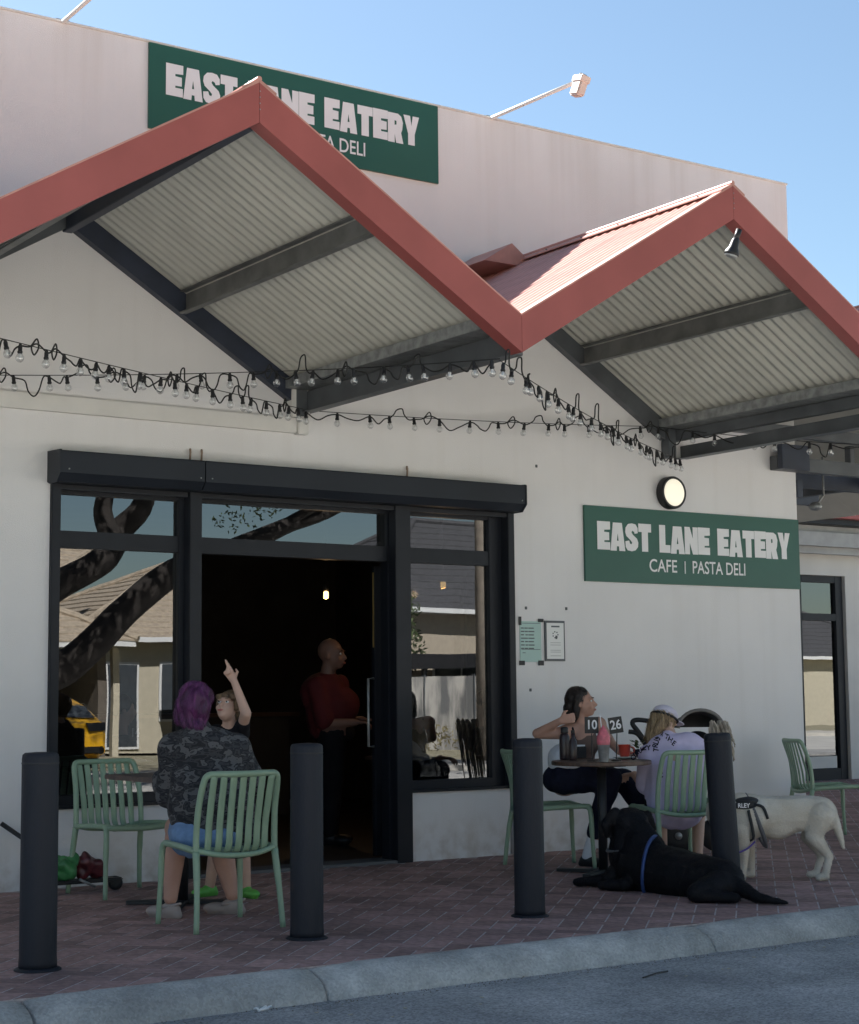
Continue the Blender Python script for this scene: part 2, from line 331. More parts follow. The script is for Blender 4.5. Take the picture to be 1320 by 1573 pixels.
# ------------------------------------------------------------------ text
def text_bm(s, size=1, offset=0, cx=1, depth=0):
    cu = bpy.data.curves.new('t', 'FONT'); cu.body = s; cu.size = size; cu.offset = offset; cu.resolution_u = 4; cu.align_x = 'CENTER'; cu.align_y = 'CENTER'; cu.extrude = depth
    o = bpy.data.objects.new('t', cu); COL.objects.link(o); dg = bpy.context.evaluated_depsgraph_get(); me = bpy.data.meshes.new_from_object(o.evaluated_get(dg))
    bm = bmn(); bm.from_mesh(me); bpy.data.objects.remove(o); bpy.data.meshes.remove(me); bpy.data.curves.remove(cu)
    for v in bm.verts: v.co.x *= cx
    return bm
def put(bm, org, xd, yd):
    xd, yd = V(xd).normalized(), V(yd).normalized(); n = xd.cross(yd); m = Matrix((xd, yd, n)).transposed().to_4x4(); m.translation = V(org); bm.transform(m); return bm
GL = {  # heavy condensed display letters: outline polygons on a cell one unit high
 'E': (.60, [[(0, 0), (.60, .0), (.60, .27), (.33, .27), (.33, .33), (.56, .34), (.56, .62), (.33, .63), (.33, .70), (.61, .72), (.61, 1), (0, 1)]]),
 'A': (.70, [[(0, 0), (.29, 0), (.305, .16), (.40, .16), (.415, 0), (.70, 0), (.56, 1), (.13, 1)]]),
 'S': (.62, [[(.10, .03), (.30, 0), (.48, .04), (.60, .16), (.62, .32), (.56, .46), (.36, .60), (.30, .68), (.34, .74), (.42, .70), (.45, .63), (.60, .66), (.60, .84), (.50, .97), (.32, 1), (.14, .97), (.02, .84), (0, .68), (.05, .54), (.24, .40), (.32, .32), (.30, .25), (.22, .27), (.18, .38), (0, .35), (.01, .15)]]),
 'T': (.62, [[(.16, 0), (.46, 0), (.46, .70), (.62, .70), (.62, 1), (0, 1), (0, .70), (.16, .70)]]),
 'L': (.54, [[(0, 0), (.54, 0), (.54, .28), (.30, .28), (.30, 1), (0, 1)]]),
 'N': (.66, [[(0, 0), (.25, 0), (.25, .42), (.40, 0), (.66, 0), (.66, 1), (.41, 1), (.41, .58), (.26, 1), (0, 1)]]),
 'R': (.64, [[(0, 0), (.28, 0), (.28, .30), (.34, .0), (.64, 0), (.55, .36), (.60, .48), (.63, .72), (.56, .92), (.42, 1), (0, 1)]]),
 'Y': (.66, [[(.19, 0), (.47, 0), (.47, .38), (.66, 1), (.39, 1), (.335, .66), (.28, 1), (0, 1), (.19, .38)]])}
HOLES = {'A': [(.31, .36), (.39, .36), (.35, .62)], 'R': [(.28, .60), (.36, .62), (.36, .74), (.28, .76)]}

# ================================================================== GROUND, ROAD, KERB, PAVING
KB = -3.95
gm = mat('dry_verge', (.20, .17, .11), .95, .0, 3, .5, 20, col2=(.11, .11, .06))
kind(bx('ground', (-400, -400, -.30), (400, 400, -.20), gm))
roadm = mat('asphalt', (.44, .43, .415), .92, .0, 1.6, .9, 220, col2=(.27, .27, .27), lo=.3, hi=.75, detail=10)
stained(M['conc'], 1.6, .75, 1.12)
def rough_speckle(m, lo_=.7, hi_=1.45):
    n = m.node_tree; b = n.nodes['Principled BSDF']; src = b.inputs['Base Color'].links[0].from_socket
    tc = n.nodes.new('ShaderNodeTexCoord'); vo = n.nodes.new('ShaderNodeTexVoronoi'); vo.inputs['Scale'].default_value = 95; n.links.new(tc.outputs['Object'], vo.inputs[0])
    mr = n.nodes.new('ShaderNodeMapRange'); mr.inputs[1].default_value = 0; mr.inputs[2].default_value = 1; mr.inputs[3].default_value = lo_; mr.inputs[4].default_value = hi_
    sp = n.nodes.new('ShaderNodeSeparateColor'); n.links.new(vo.outputs['Color'], sp.inputs[0]); n.links.new(sp.outputs[0], mr.inputs[0])
    mu = n.nodes.new('ShaderNodeVectorMath'); mu.operation = 'SCALE'; n.links.new(src, mu.inputs[0]); n.links.new(mr.outputs[0], mu.inputs['Scale']); n.links.new(mu.outputs[0], b.inputs['Base Color'])
stained(roadm, 1.1, .72, 1.25); rough_speckle(roadm, .7, 1.4); rough_speckle(M['conc'], .88, 1.16)
kind(bx('road', (-60, -6.2, -.17), (90, KB-.02, -.125), roadm)); kind(bx('added_bounce_ground', (-60, -15.19, -.17), (90, -6.203, -.122), mat('bounce_concrete', (.49, .475, .445), .9, .1, 1.5, .3, 40)))  # pale concrete added behind the camera to bounce sunlight onto the front
kind(bx('opposite_footpath', (-60, -17.6, -.15), (90, -15.2, -.02), mat('pale_concrete', (.5, .47, .42), .9, .1, 2)))
kind(bx('parking_verge', (-60, -26, -.16), (90, -17.6, -.05), mat('dry_grass', (.36, .33, .25), .95, .0, 8, .5, 40, col2=(.24, .21, .12))))
# kerb: rounded section in cast lengths with open joints
kerb = kind(bpy.data.objects.new('kerb', None)); COL.objects.link(kerb)
ks = [-6, -3.4, -.9, 1.65, 2.76, 4.14, 6.53, 9.0, 11.5, 14, 17, 20, 24]
for a, b in zip(ks, ks[1:]):
    a += .009; b -= .009; n = 10; bm = bmn(); rows = []
    for i in range(n+1):
        x = a + (b-a)*i/n; j = lambda s: random.uniform(-s, s)
        e = .014 if i in (0, n) else 0
        prof = [(KB+.0, -.28), (KB, .004-e), (KB-.03, .006-e+j(.002)), (KB-.075, -.003-e+j(.002)), (KB-.125, -.020-e+j(.003)), (KB-.165, -.050-e*.6+j(.003)), (KB-.195+j(.004), -.098), (KB-.21+j(.008), -.128), (KB-.23, -.28)]
        rows.append([bm.verts.new((x, y, z)) for y, z in prof])
    for r0, r1 in zip(rows, rows[1:]):
        for k in range(len(r0)): kk = (k+1) % len(r0); bm.faces.new((r0[k], r0[kk], r1[kk], r1[k]))
    bm.faces.new(rows[0]); bm.faces.new(rows[-1][::-1])
    o = obj('kerb_stone', bm, M['conc'], kerb, True)
# herringbone pavers, each a block with its own edges
pav = kind(bx('pavement', (-6, KB+.003, -.2), (24, 12.3, -.0010), M['mortar']))
PL, PW, G = .235, .1175, .0085
def paver_mesh(poly, h):
    bm = bmn(); c = sum((V(p) for p in poly), V((0, 0)))/len(poly); ins = .0045
    lo = [bm.verts.new((p[0], p[1], -.02)) for p in poly]; mid = [bm.verts.new((p[0], p[1], h-.0014)) for p in poly]
    hi = []
    for p in poly: d = (c-V(p)); hi.append(bm.verts.new((p[0]+d.normalized().x*ins, p[1]+d.normalized().y*ins, h)))
    n = len(poly); bm.faces.new(hi)
    for i in range(n):
        j = (i+1) % n; bm.faces.new((lo[i], lo[j], mid[j], mid[i])); bm.faces.new((mid[i], mid[j], hi[j], hi[i]))
    return bm
def clip(poly, ax, lim, keep_greater):
    out = []
    for i in range(len(poly)):
        a, b = poly[i], poly[(i+1) % len(poly)]; ia = (a[ax] > lim) == keep_greater; ib = (b[ax] > lim) == keep_greater
        if ia: out.append(a)
        if ia != ib: t = (lim-a[ax])/(b[ax]-a[ax]); out.append((a[0]+(b[0]-a[0])*t, a[1]+(b[1]-a[1])*t))
    return out
def area(p): return abs(sum(p[i][0]*p[(i+1) % len(p)][1]-p[(i+1) % len(p)][0]*p[i][1] for i in range(len(p))))/2
ca = cos(pi/4); rotp = lambda x, y: ((x-y)*ca, (x+y)*ca)
hp = [(-PL/2+G/2, -PW/2+G/2), (PL/2-G/2, -PW/2+G/2), (PL/2-G/2, PW/2-G/2), (-PL/2+G/2, PW/2-G/2)]
whole = bpy.data.meshes.new('paver'); _b = paver_mesh(hp, .0); bmesh.ops.recalc_face_normals(_b, faces=_b.faces); _b.to_mesh(whole); _b.free(); whole.materials.append(M['brick'])
cand = []
Wd = PW; N = 150
for i in range(-N, N):
    for j in range(-N, N):
        # herringbone: horizontals at (i+j) offsets, verticals alongside
        x0 = (i*1 + j*2)*Wd; y0 = (i*1 - j*2)*Wd
        for hz in (0, 1):
            cx, cy, rot = (x0+Wd, y0+Wd/2, 0) if hz == 0 else (x0+Wd/2, y0+2*Wd, pi/2)
            wx, wy = rotp(cx, cy); wx += 6; wy += -2
            if 1.2 < wx < 13.0 and KB-.2 < wy < .2 or 11.4 < wx < 21 and KB < wy < 6.4:
                u = (V((wx, wy, 0))-CAM); dd = u.dot(FW); px = 660+FPX*u.dot(RT)/dd
                if -60 < px < 1400: cand.append((dd, wx, wy, rot))
# drop duplicates
seen = set(); cc = []
for c in sorted(cand):
    k = (round(c[1], 3), round(c[2], 3))
    if k not in seen: seen.add(k); cc.append(c)
big = bmn(); cnt = 0
for dd, wx, wy, rot in cc:
    if wx < 11.63 and wy > .0: continue
    an = rot+pi/4; h = random.uniform(-.0006, .0006)+.0006
    poly = [(wx+p[0]*cos(an)-p[1]*sin(an), wy+p[0]*sin(an)+p[1]*cos(an)) for p in hp]
    ok = min(p[1] for p in poly) > KB+.006
    vis = CAM + (V((wx, wy, 0))-CAM); u = V((wx, wy, 0))-CAM; py = 786.5-FPX*u.dot(UP)/u.dot(FW)
    inframe = py < 1600 and -20 < 660+FPX*u.dot(RT)/u.dot(FW) < 1340
    if ok and cnt < 298 and inframe:
        o = bpy.data.objects.new('paver', whole); COL.objects.link(o); o.parent = pav; o.location = (wx, wy, h); o.rotation_euler = (random.uniform(-.0025, .0025), random.uniform(-.0025, .0025), an+random.uniform(-.006, .006)); cnt += 1
    else:
        if not ok: poly = clip(poly, 1, KB+.006, True)
        if wx < 11.7 and len(poly) > 2 and max(p[1] for p in poly) > -.0: poly = clip(poly, 1, -.001, False)
        if len(poly) < 3 or area(poly) < .00015: continue
        b2 = paver_mesh(poly, h); tm = bpy.data.meshes.new('x'); b2.to_mesh(tm); b2.free(); big.from_mesh(tm); bpy.data.meshes.remove(tm)
bm2 = M['brick'].copy(); bm2.name = 'red_brown_paver_far'
n_ = bm2.node_tree; gi = n_.nodes.new('ShaderNodeNewGeometry')
for l in list(n_.links):
    if l.from_node.type == 'OBJECT_INFO': ts = l.to_socket; n_.links.remove(l); n_.links.new(gi.outputs['Random Per Island'], ts)
pf = obj('distant_pavers', big, bm2, pav); kind(pf, 'stuff')
# litter on the road edge
for i in range(26):
    x = random.uniform(2.7, 8); y = random.uniform(-4.36, -4.75) ; s = random.uniform(.005, .016)
    o = obj('leaf_litter', box(bmn(), (-s, -s*.5, 0), (s, s*.5, .0025), rz=random.uniform(0, 3)), mat('litter', (.45, .4, .3), .8) if i == 0 else bpy.data.materials['litter'], None, org=(0, 0, 0)); o.location = (x, y, -.124)
    tag(o, 'tiny dry leaf fragment lying on the asphalt by the kerb', 'leaf', 'leaf fragments along the gutter')
gb = bmn()
for i in range(1500):
    x = random.uniform(1.5, 12); y = -4.165-abs(random.gauss(0, .06)); s_ = random.uniform(.0015, .006); z = -.1245
    vsq = [gb.verts.new((x+random.uniform(-s_, s_), y+random.uniform(-s_, s_), z)) for _ in range(3)]+[gb.verts.new((x, y, z+s_*.9))]
    for t3 in ((0, 1, 3), (1, 2, 3), (2, 0, 3)): gb.faces.new([vsq[q] for q in t3])
kind(obj('gutter_grit', gb, mat('brown_grit', (.16, .12, .08), .95, .4, 30)), 'stuff')
p = az_(405, 1552, -.125); bm = bmn()
for k in range(5): tube(bm, [p+V((random.uniform(-.05, .05), random.uniform(-.03, .03), .004)), p+V((random.uniform(-.05, .05), random.uniform(-.03, .03), .012))], .006, 5)
tag(obj('paper_scrap', bm, M['whiteplastic']), 'crumpled white paper scrap in the gutter at the lower left', 'litter')
a = az_(988, 1502, -.12); b = az_(1026, 1492, -.12)
tag(obj('twig', tube(bmn(), [a, (a+b)/2+V((.01, 0, .006)), b], .004, 5), M['hdark']), 'thin dark twig lying on the road near the kerb', 'twig')

# ================================================================== CAFE BUILDING
XL, XR, ZP = -8.0, 11.633, 5.926
OX0, OX1, OZ1 = 4.47, 8.377, 2.76
bld = thing('cafe_building', 'cream rendered cafe building with tall white parapet and dark glazed shopfront', 'building')
def panel(bm, x0, x1, z0, z1, y0=0, y1=.25): box(bm, (x0, y0, z0), (x1, y1, z1))
bm = bmn(); panel(bm, XL, OX0, -.1, ZP); panel(bm, OX1, XR, -.1, ZP); panel(bm, OX0, OX1, OZ1, ZP)
bmesh.ops.remove_doubles(bm, verts=bm.verts, dist=.0001)
obj('front_wall', bm, M['wall'], bld)
bx('side_wall', (XR-.25, .251, -.1), (XR, 12, ZP-.02), M['wall'], bld)
bx('rear_wall', (XL, 11.7, -.1), (XR-.26, 12, ZP-.02), M['wall'], bld)
bx('left_side_wall', (XL, .251, -.1), (XL+.25, 11.7, ZP-.02), M['wall'], bld)
bx('flat_roof', (XL+.26, .26, ZP-.7), (XR-.26, 11.69, ZP-.6), M['galv'], bld)
bx('parapet_capping', (XL, -.012, ZP+.001), (XR+.012, .27, ZP+.018), M['trim'], bld, .004)
bx('trim_board', (XL, -.055, 3.18), (6.36, -.001, 3.29), M['trim'], bld, .006)
bx('trim_bracket', (6.30, -.09, 3.291), (6.45, -.001, 3.50), M['trim'], bld, .006)
bx('trim_end', (6.362, -.075, 3.17), (6.45, -.001, 3.289), M['trim'], bld, .006)
bx('dwarf_wall', (4.472, .02, -.02), (5.56, .24, .512), M['wall'], bld, .004)
bx('dwarf_wall', (7.376, .02, -.02), (8.335, .24, .512), M['wall'], bld, .004)
# small marks on the wall
for u, v in ((824, 716), (870, 935), (808, 934), (815, 1060)):
    q = ay(u, v, 0); o = bx('fixing_plug', (q.x-.012, -.004, q.z-.012), (q.x+.012, .0, q.z+.012), M['steel'], bld, .002)
# shopfront: guides in front, frames and glass set back
FR = lambda n, a, b, bev=.004: bx(n, a, b, M['frame'], bld, bev)
for x0, x1 in ((4.472, 4.535), (5.50, 5.595), (7.235, 7.375), (8.312, 8.375)): FR('shutter_guide', (x0, -.035, 0 if 5.4 < x0 < 7.5 else .513), (x1, .06, 2.70))
for x0, x1 in ((4.474, 4.53), (5.462, 5.60), (7.225, 7.38), (8.19, 8.376)): FR('mullion', (x0, .062, 0 if 5.4 < x0 < 7.5 else .514), (x1, .17, 2.758))
for x0, x1 in ((4.531, 5.461), (5.601, 7.224), (7.381, 8.189)):
    FR('head_rail', (x0, .065, 2.635), (x1, .165, 2.757)); FR('transom_rail', (x0, .065, 2.268), (x1, .165, 2.385))
for x0, x1 in ((4.531, 5.461), (7.381, 8.189)): FR('sill_rail', (x0, .05, .514), (x1, .165, .60))
FR('sill_capping', (4.475, -.005, .5135), (5.47, .049, .535), 0); FR('sill_capping', (7.377, -.005, .5135), (8.31, .049, .535), 0)
for x0, x1, z0, z1 in ((4.531, 5.461, 2.386, 2.634), (5.601, 7.224, 2.386, 2.634), (7.381, 8.189, 2.386, 2.634), (4.531, 5.461, .601, 2.267), (7.381, 8.189, .601, 2.267)):
    bm = bmn(); bm.faces.new([bm.verts.new(q) for q in ((x0, GY, z0), (x1, GY, z0), (x1, GY, z1), (x0, GY, z1))]); obj('window_pane', bm, M['glass'], bld)
bx('door_threshold', (5.56, -.03, .0), (7.376, .26, .022), mat('threshold_metal', (.12, .12, .125), .5, .1), bld, .004)
dl = bmn()
for a, b in (((7.25, .29, .03), (7.33, .34, 2.25)), ((8.13, .29, .03), (8.21, .34, 2.25)), ((7.33, .29, .03), (8.13, .34, .16)), ((7.33, .29, 2.15), (8.13, .34, 2.25))): box(dl, a, b, .003)
dleaf = obj('door_leaf', dl, M['frame'], bld)
bm = bmn(); bm.faces.new([bm.verts.new(q) for q in ((7.33, .315, .16), (8.13, .315, .16), (8.13, .315, 2.15), (7.33, .315, 2.15))]); obj('door_glass', bm, M['glass'], dleaf)
obj('pull_handle', tube(bmn(), [(7.25, .31, .86), (7.20, .31, .86), (7.20, .31, 1.38), (7.25, .31, 1.38)], .011, 8), M['galv'], dleaf, True)
obj('brass_edge_strip', box(bmn(), (7.243, .30, 1.62), (7.249, .312, 2.2)), mat('brass', (.6, .42, .15), .3, metal=.8), dleaf)
# interior shell
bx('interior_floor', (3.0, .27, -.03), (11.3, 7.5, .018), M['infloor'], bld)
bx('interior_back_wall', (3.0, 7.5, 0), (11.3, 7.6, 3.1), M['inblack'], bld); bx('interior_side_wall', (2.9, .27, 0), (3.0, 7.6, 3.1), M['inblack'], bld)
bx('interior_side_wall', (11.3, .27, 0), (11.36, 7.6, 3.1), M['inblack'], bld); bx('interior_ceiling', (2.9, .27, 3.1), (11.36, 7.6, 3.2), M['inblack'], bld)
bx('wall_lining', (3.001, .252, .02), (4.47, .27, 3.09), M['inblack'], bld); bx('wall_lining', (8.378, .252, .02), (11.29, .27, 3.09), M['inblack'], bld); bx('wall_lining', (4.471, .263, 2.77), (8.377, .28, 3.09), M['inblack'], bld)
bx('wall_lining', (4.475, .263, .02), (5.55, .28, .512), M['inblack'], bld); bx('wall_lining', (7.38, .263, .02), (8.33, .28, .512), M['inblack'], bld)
# service counter and back shelf inside
ctr = thing('service_counter', 'dark service counter standing at the back of the unlit cafe interior', 'counter', (6.8, 5.2, .018))
bx('counter_front', (5.2, 5.0, .02), (9.2, 5.6, 1.05), M['inblack'], ctr, .01); bx('counter_top', (5.1, 4.95, 1.051), (9.3, 5.65, 1.09), M['wood'], ctr, .006)
# white panel behind the door transom
q = at(411, 774, 13.0); wp = bx('exit_light_box', (q.x-.19, q.y-.02, q.z-.035), (q.x+.19, q.y+.02, q.z+.035), M['whiteplastic'], None, .006)
tag(wp, 'small white oblong light fitting hanging inside behind the door transom glass', 'light fitting')
bx('mounting_bracket', (q.x-.02, q.y-.01, q.z+.036), (q.x+.02, q.y+.01, 3.1), M['blackmetal'], wp).matrix_parent_inverse = Matrix()
def pendant(u, v, d, lab):
    q = at(u, v, d); t = thing('pendant_lamp', lab, 'pendant lamp', q, 0, 'lit pendant lamps inside the cafe')
    obj('bulb', lathe(bmn(), q, [(.012, -.035), (.022, -.03), (.024, .0), (.022, .03), (.010, .036)], 12), emit('warm_lamp', (1, .62, .22), 1.2) if 'warm_lamp' not in bpy.data.materials else bpy.data.materials['warm_lamp'], t, True)
    ld = bpy.data.lights.new('pendant_glow', 'POINT'); ld.energy = 1.3; ld.color = (1, .62, .3); ld.shadow_soft_size = .03; lo_ = bpy.data.objects.new('pendant_glow', ld); COL.objects.link(lo_); lo_.parent = t; lo_.location = (0, 0, -.06)
    obj('cap', lathe(bmn(), q, [(.02, .037), (.03, .05), (.026, .09), (.006, .10)], 12), M['blackmetal'], t, True)
    obj('cord', tube(bmn(), [q+V((0, 0, .10)), V((q.x, q.y, 3.1))], .004, 5), M['blackmetal'], t)
pendant(501, 914, 16.2, 'small glowing warm pendant lamp seen through the open doorway'); pendant(681, 898, 14.6, 'small glowing warm pendant lamp seen through the right window')
# roller shutter boxes over the shopfront
def shutter(x0, x1, lab, ends):
    t = thing('roller_shutter_box', lab, 'shutter box', (x0, 0, 2.7), 0, 'roller shutter boxes over the shopfront')
    pr = [(-.0015, 2.705), (-.0015, 2.905), (-.215, 2.895), (-.222, 2.885), (-.222, 2.745), (-.165, 2.690), (-.04, 2.690)]
    o = obj('housing', prism(bmn(), [(x0, y, z) for y, z in pr], (x1-x0, 0, 0)), M['shut'], t)
    for xe, s in ends:
        obj('end_cap', prism(bmn(), [(xe, y*1.02-.0005, 2.80+(z-2.80)*1.05) for y, z in pr if True], (s*.014, 0, 0)), M['shut'], t)
    for x in (x0+.05, x1-.03): obj('rivet', ell(bmn(), (x, -.2235, 2.77), (.006, .004, .006)), M['galv'], t, True)
    bx('slat_lip', (x0+.03, -.02, 2.655), (x1-.03, .02, 2.689), M['frame'], t)
shutter(4.462, 5.520, 'short black roller shutter box at the left end above the shopfront', [(4.446, 1)])
shutter(5.528, 8.345, 'long black roller shutter box above the doorway and right window', [(8.346, 1)])
for x, lab in ((5.50, 'left rusty hook of the pair above the shutter box joint'), (5.59, 'right rusty hook of the pair above the shutter box joint'), (7.35, 'single rusty hook on the wall above the right window')):
    o = obj('wall_hook', tube(bmn(), [(x, -.0, 2.92), (x, -.03, 2.925), (x, -.035, 2.985), (x+.006, -.02, 3.0), (x+.012, -.012, 2.975)], .008, 6), mat('rusty', (.28, .2, .15), .8) if 'rusty' not in bpy.data.materials else bpy.data.materials['rusty'], None, True)
    tag(o, lab, 'hook')

# ================================================================== CANOPY OF GABLES
XA, SP, ZA, ZV, YF = 4.564, 1.831, 4.670, 3.558, -2.734
SL = (ZA-ZV)/SP; DZ = .231; TH = .06
def sheet(bm, x0, x1, y0, y1, sgn, xa, mi_top, mi_bot):
    """corrugated sheet on one slope: ribs run down the slope, waves along y"""
    pitch = .095; n = max(2, int(round((y1-y0)/pitch*8))); ux = [x0, x1]; rows = []
    for k in range(n+1):
        y = y0+(y1-y0)*k/n; wz = .013*cos(2*pi*y/pitch); rows.append([[bm.verts.new((x, y, ZA-.012-abs(x-xa)*SL+wz+off)) for x in ux] for off in (0, -.004)])
    for a, b in zip(rows, rows[1:]):
        f = bm.faces.new((a[0][0], a[0][1], b[0][1], b[0][0])); f.material_index = mi_top; f.smooth = True
        f = bm.faces.new((a[1][0], b[1][0], b[1][1], a[1][1])); f.material_index = mi_bot; f.smooth = True
        for e_ in (0, 1): bm.faces.new([bm.verts.new(q.co) for q in (a[0][e_], b[0][e_], b[1][e_], a[1][e_])])
    for r in (rows[0], rows[-1]): bm.faces.new([bm.verts.new(q.co) for q in (r[0][0], r[0][1], r[1][1], r[1][0])])
def obj_keep(name, bm, mts, parent):
    me = bpy.data.meshes.new(name); bm.transform(WM(parent).inverted()); bm.to_mesh(me); bm.free(); o = mesh_obj(name, me, mts); o.parent = parent; return o
def gable(i, lab, yb=-.003, steel='steel', light=False):
    xa = XA+2*SP*i; t = thing('gable_canopy', lab, 'canopy', (xa, YF, ZV), 0, 'row of red gabled canopies across the front')
    for s in (-1, 1):
        xe = xa+s*SP; st = s*.0
        # fascia: mitred at apex and valley
        ap, vl = .0012, .0012
        pts = [(xa+s*ap, YF, ZA), (xe-s*vl, YF, ZV), (xe-s*vl, YF, ZV-DZ), (xa+s*ap, YF, ZA-DZ)]
        obj('fascia', prism(bmn(), pts, (0, TH, 0)), M['red'], t)
        lip = [(xa+s*ap, YF+.001, ZA+.0), (xe-s*vl, YF+.001, ZV+.0), (xe-s*vl, YF+.001, ZV+.012), (xa+s*ap, YF+.001, ZA+.012)]
        obj('barge_capping', prism(bmn(), lip, (0, .085, 0)), M['redroof'], t)
        ret = [(xa+s*ap, YF+TH+.001, ZA-DZ+.001), (xe-s*vl, YF+TH+.001, ZV-DZ+.001), (xe-s*vl, YF+TH+.001, ZV-DZ+.014), (xa+s*ap, YF+TH+.001, ZA-DZ+.014)]
        obj('fascia_return', prism(bmn(), ret, (0, .05, 0)), M['red'], t)
        y = YF+.075; k = 0
        while y < yb-.05:
            y2 = min(y+.76, yb); bm = bmn(); sheet(bm, xa+s*.015, xe-s*.03, y, y2-.001, s, xa, 0, 1)
            obj_keep('roof_sheet', bm, [M['redroof'], M['under']], t); y = y2
        ins = lambda y0, y1, x0, x1, dz, h, nm, mt: obj(nm, prism(bmn(), [(x0, y0, ZA-.035-abs(x0-xa)*SL-dz), (x1, y0, ZA-.035-abs(x1-xa)*SL-dz), (x1, y0, ZA-.035-abs(x1-xa)*SL-dz-h), (x0, y0, ZA-.035-abs(x0-xa)*SL-dz-h)], (0, y1-y0, 0)), mt, t)
        if yb < .5: ins(-.075, -.004, xa+s*.02, xe-s*.075, .0, .165, 'wall_rafter', M['steelblue'] if s*1 > 0 and i == 0 else M['steel'])
        # mid purlin, parallel to the ridge, a folded C section
        xm = xa+s*SP*.48; zc = ZA-.035-abs(xm-xa)*SL; bm = bmn()
        box(bm, (xm-.006, YF+.115, zc-.135), (xm+.006, yb-.076, zc+.0)); box(bm, (xm-.055 if s > 0 else xm+.0061, YF+.115, zc-.147), (xm-.0061 if s > 0 else xm+.055, yb-.076, zc-.135))
        box(bm, (xm-.055, YF+.115, zc+.0005+.01), (xm-.0061, yb-.076, zc+.018)) if s > 0 else None
        obj('purlin', bm, M['purlin'], t)
    bx('ridge_beam', (xa-.035, YF+.115, ZA-.235), (xa+.035, yb-.005, ZA-.052), M['steelblue'] if i == 0 else M['steel'], t, .004)
    rc = bmn()
    for s in (-1, 1):
        pts = [(xa, 0, ZA+.022), (xa+s*.11, 0, ZA+.022-.11*SL+.004), (xa+s*.11, 0, ZA+.012-.11*SL+.004), (xa, 0, ZA+.012)]
        prism(rc, [(a, YF+.0, c) for a, b, c in pts], (0, yb-YF, 0))
    tube(rc, [(xa, YF-.002, ZA+.022), (xa, yb, ZA+.022)], .016, 8)
    obj('ridge_capping', rc, M['redroof'], t)
    for k in range(6):     # capping screws
        for s in (-1, 1): obj('roof_screw', ell(bmn(), (xa+s*.09, YF+.25+k*.42, ZA+.03-.09*SL), (.007, .007, .006)), M['steel'], t)
    for k in range(4): obj('fascia_rivet', ell(bmn(), (xa+.004, YF-.001, ZA-.05-.035*k), (.004, .003, .004)), M['galv'], t)
    if light:
        q = V((xa-.02, YF+.22, ZA-.30))
    return t
gable(-1, 'red gabled canopy at the far left edge, only its end in view')
gable(0, 'large red gabled canopy left of the valley, in front of the upper sign')
gable(1, 'red gabled canopy right of the valley with its roof slope half sunlit')
# valleys: gutter and steel beam below each, running out from the wall
for k in (-1, 0, 1, 2):
    xv = XA+SP+2*SP*(k-0) if False else XA+SP*(2*k+1)
    if k == 2: continue
    yb = -.003
    t = thing('valley_beam', ['steel valley beam at the far left of the canopy', 'steel valley beam and gutter between the two main gables', 'steel valley beam and gutter above the round wall light'][k+1], 'beam', (xv, 0, 3.4), 0, 'valley beams under the canopy')
    if k == 1: bx('lower_beam', (xv+.16, YF+.115, 3.262), (xv+.235, yb, 3.372), M['steel'], t, .003); bx('lower_flange', (xv+.10, YF+.115, 3.255), (xv+.159, yb, 3.263), M['steel'], t)
    bx('beam', (xv+.03, YF+.115, 3.335 if k != 1 else 3.40), (xv+.095, yb, 3.490), M['steel'], t, .003)
    if k != 1: bx('bottom_flange', (xv-.02, YF+.115, 3.327), (xv+.029, yb, 3.337), M['steel'], t)
    bx('gutter', (xv-.13, YF+.115, 3.498), (xv+.13, yb, 3.512), M['galv'], t); bx('gutter_side', (xv-.144, YF+.115, 3.499), (xv-.131, yb, 3.575), M['galv'], t); bx('gutter_side', (xv+.131, YF+.115, 3.499), (xv+.144, yb, 3.575), M['galv'], t)
    bx('wall_bracket', (xv-.06, -.10, 3.25 if k == 1 else 3.30), (xv+.028, -.0035, 3.497), M['steel'], t, .004)
# gable over the side of the building, turning round the corner
g3 = gable(2, 'red gabled canopy beyond the building corner at the right edge')
side = thing('side_canopy_frame', 'charcoal steel beams of the canopy passing beyond the building corner at right', 'beam', (11.7, 0, 3.2))
bx('header_beam', (11.30, -.10, 3.235), (13.9, -.005, 3.36), M['steel'], side, .004)
bx('corner_block', (11.30, -.16, 3.235), (11.655, -.101, 3.46), M['steelblue'], side, .004)
bx('upper_beam', (10.20, -.30, 3.50), (13.9, -.22, 3.60), M['steel'], side, .004)
for x in (12.3, 13.0, 13.7): bx('strut', (x-.03, -.09, 3.361), (x+.03, -.02, 3.52), M['steel'], side, .003)
bx('side_beam', (11.70, .05, 3.02), (11.78, 5.6, 3.18), M['steelblue'], side, .004); bx('side_beam', (13.55, -2.6, 3.30), (13.63, 5.6, 3.46), M['steel'], side, .004)
for k in range(5):  # sheets extended to the right, added to keep sun off the pavers
    y0 = -.002+k*1.1; ov = .004*(k % 2); bm = bmn(); n = 48; rows = []
    for j in range(n+1):
        x = 11.66+(17.38-11.66)*j/n; zz = ZA-.012-abs(((x-XA+SP) % (2*SP))-SP)*SL; zz += ov; rows.append([bm.verts.new((x, y0, zz)), bm.verts.new((x, y0+1.13, zz)), bm.verts.new((x, y0+1.13, zz-.003)), bm.verts.new((x, y0, zz-.003))])
    for a, b in zip(rows, rows[1:]):
        for q in range(4): bm.faces.new((a[q], a[(q+1) % 4], b[(q+1) % 4], b[q]))
    obj('roof_sheet', bm, M['under'], side)
    bx('cross_beam', (11.80, y0+.9, 3.26), (14.1, y0+.98, 3.40), M['steelblue'], side, .003)
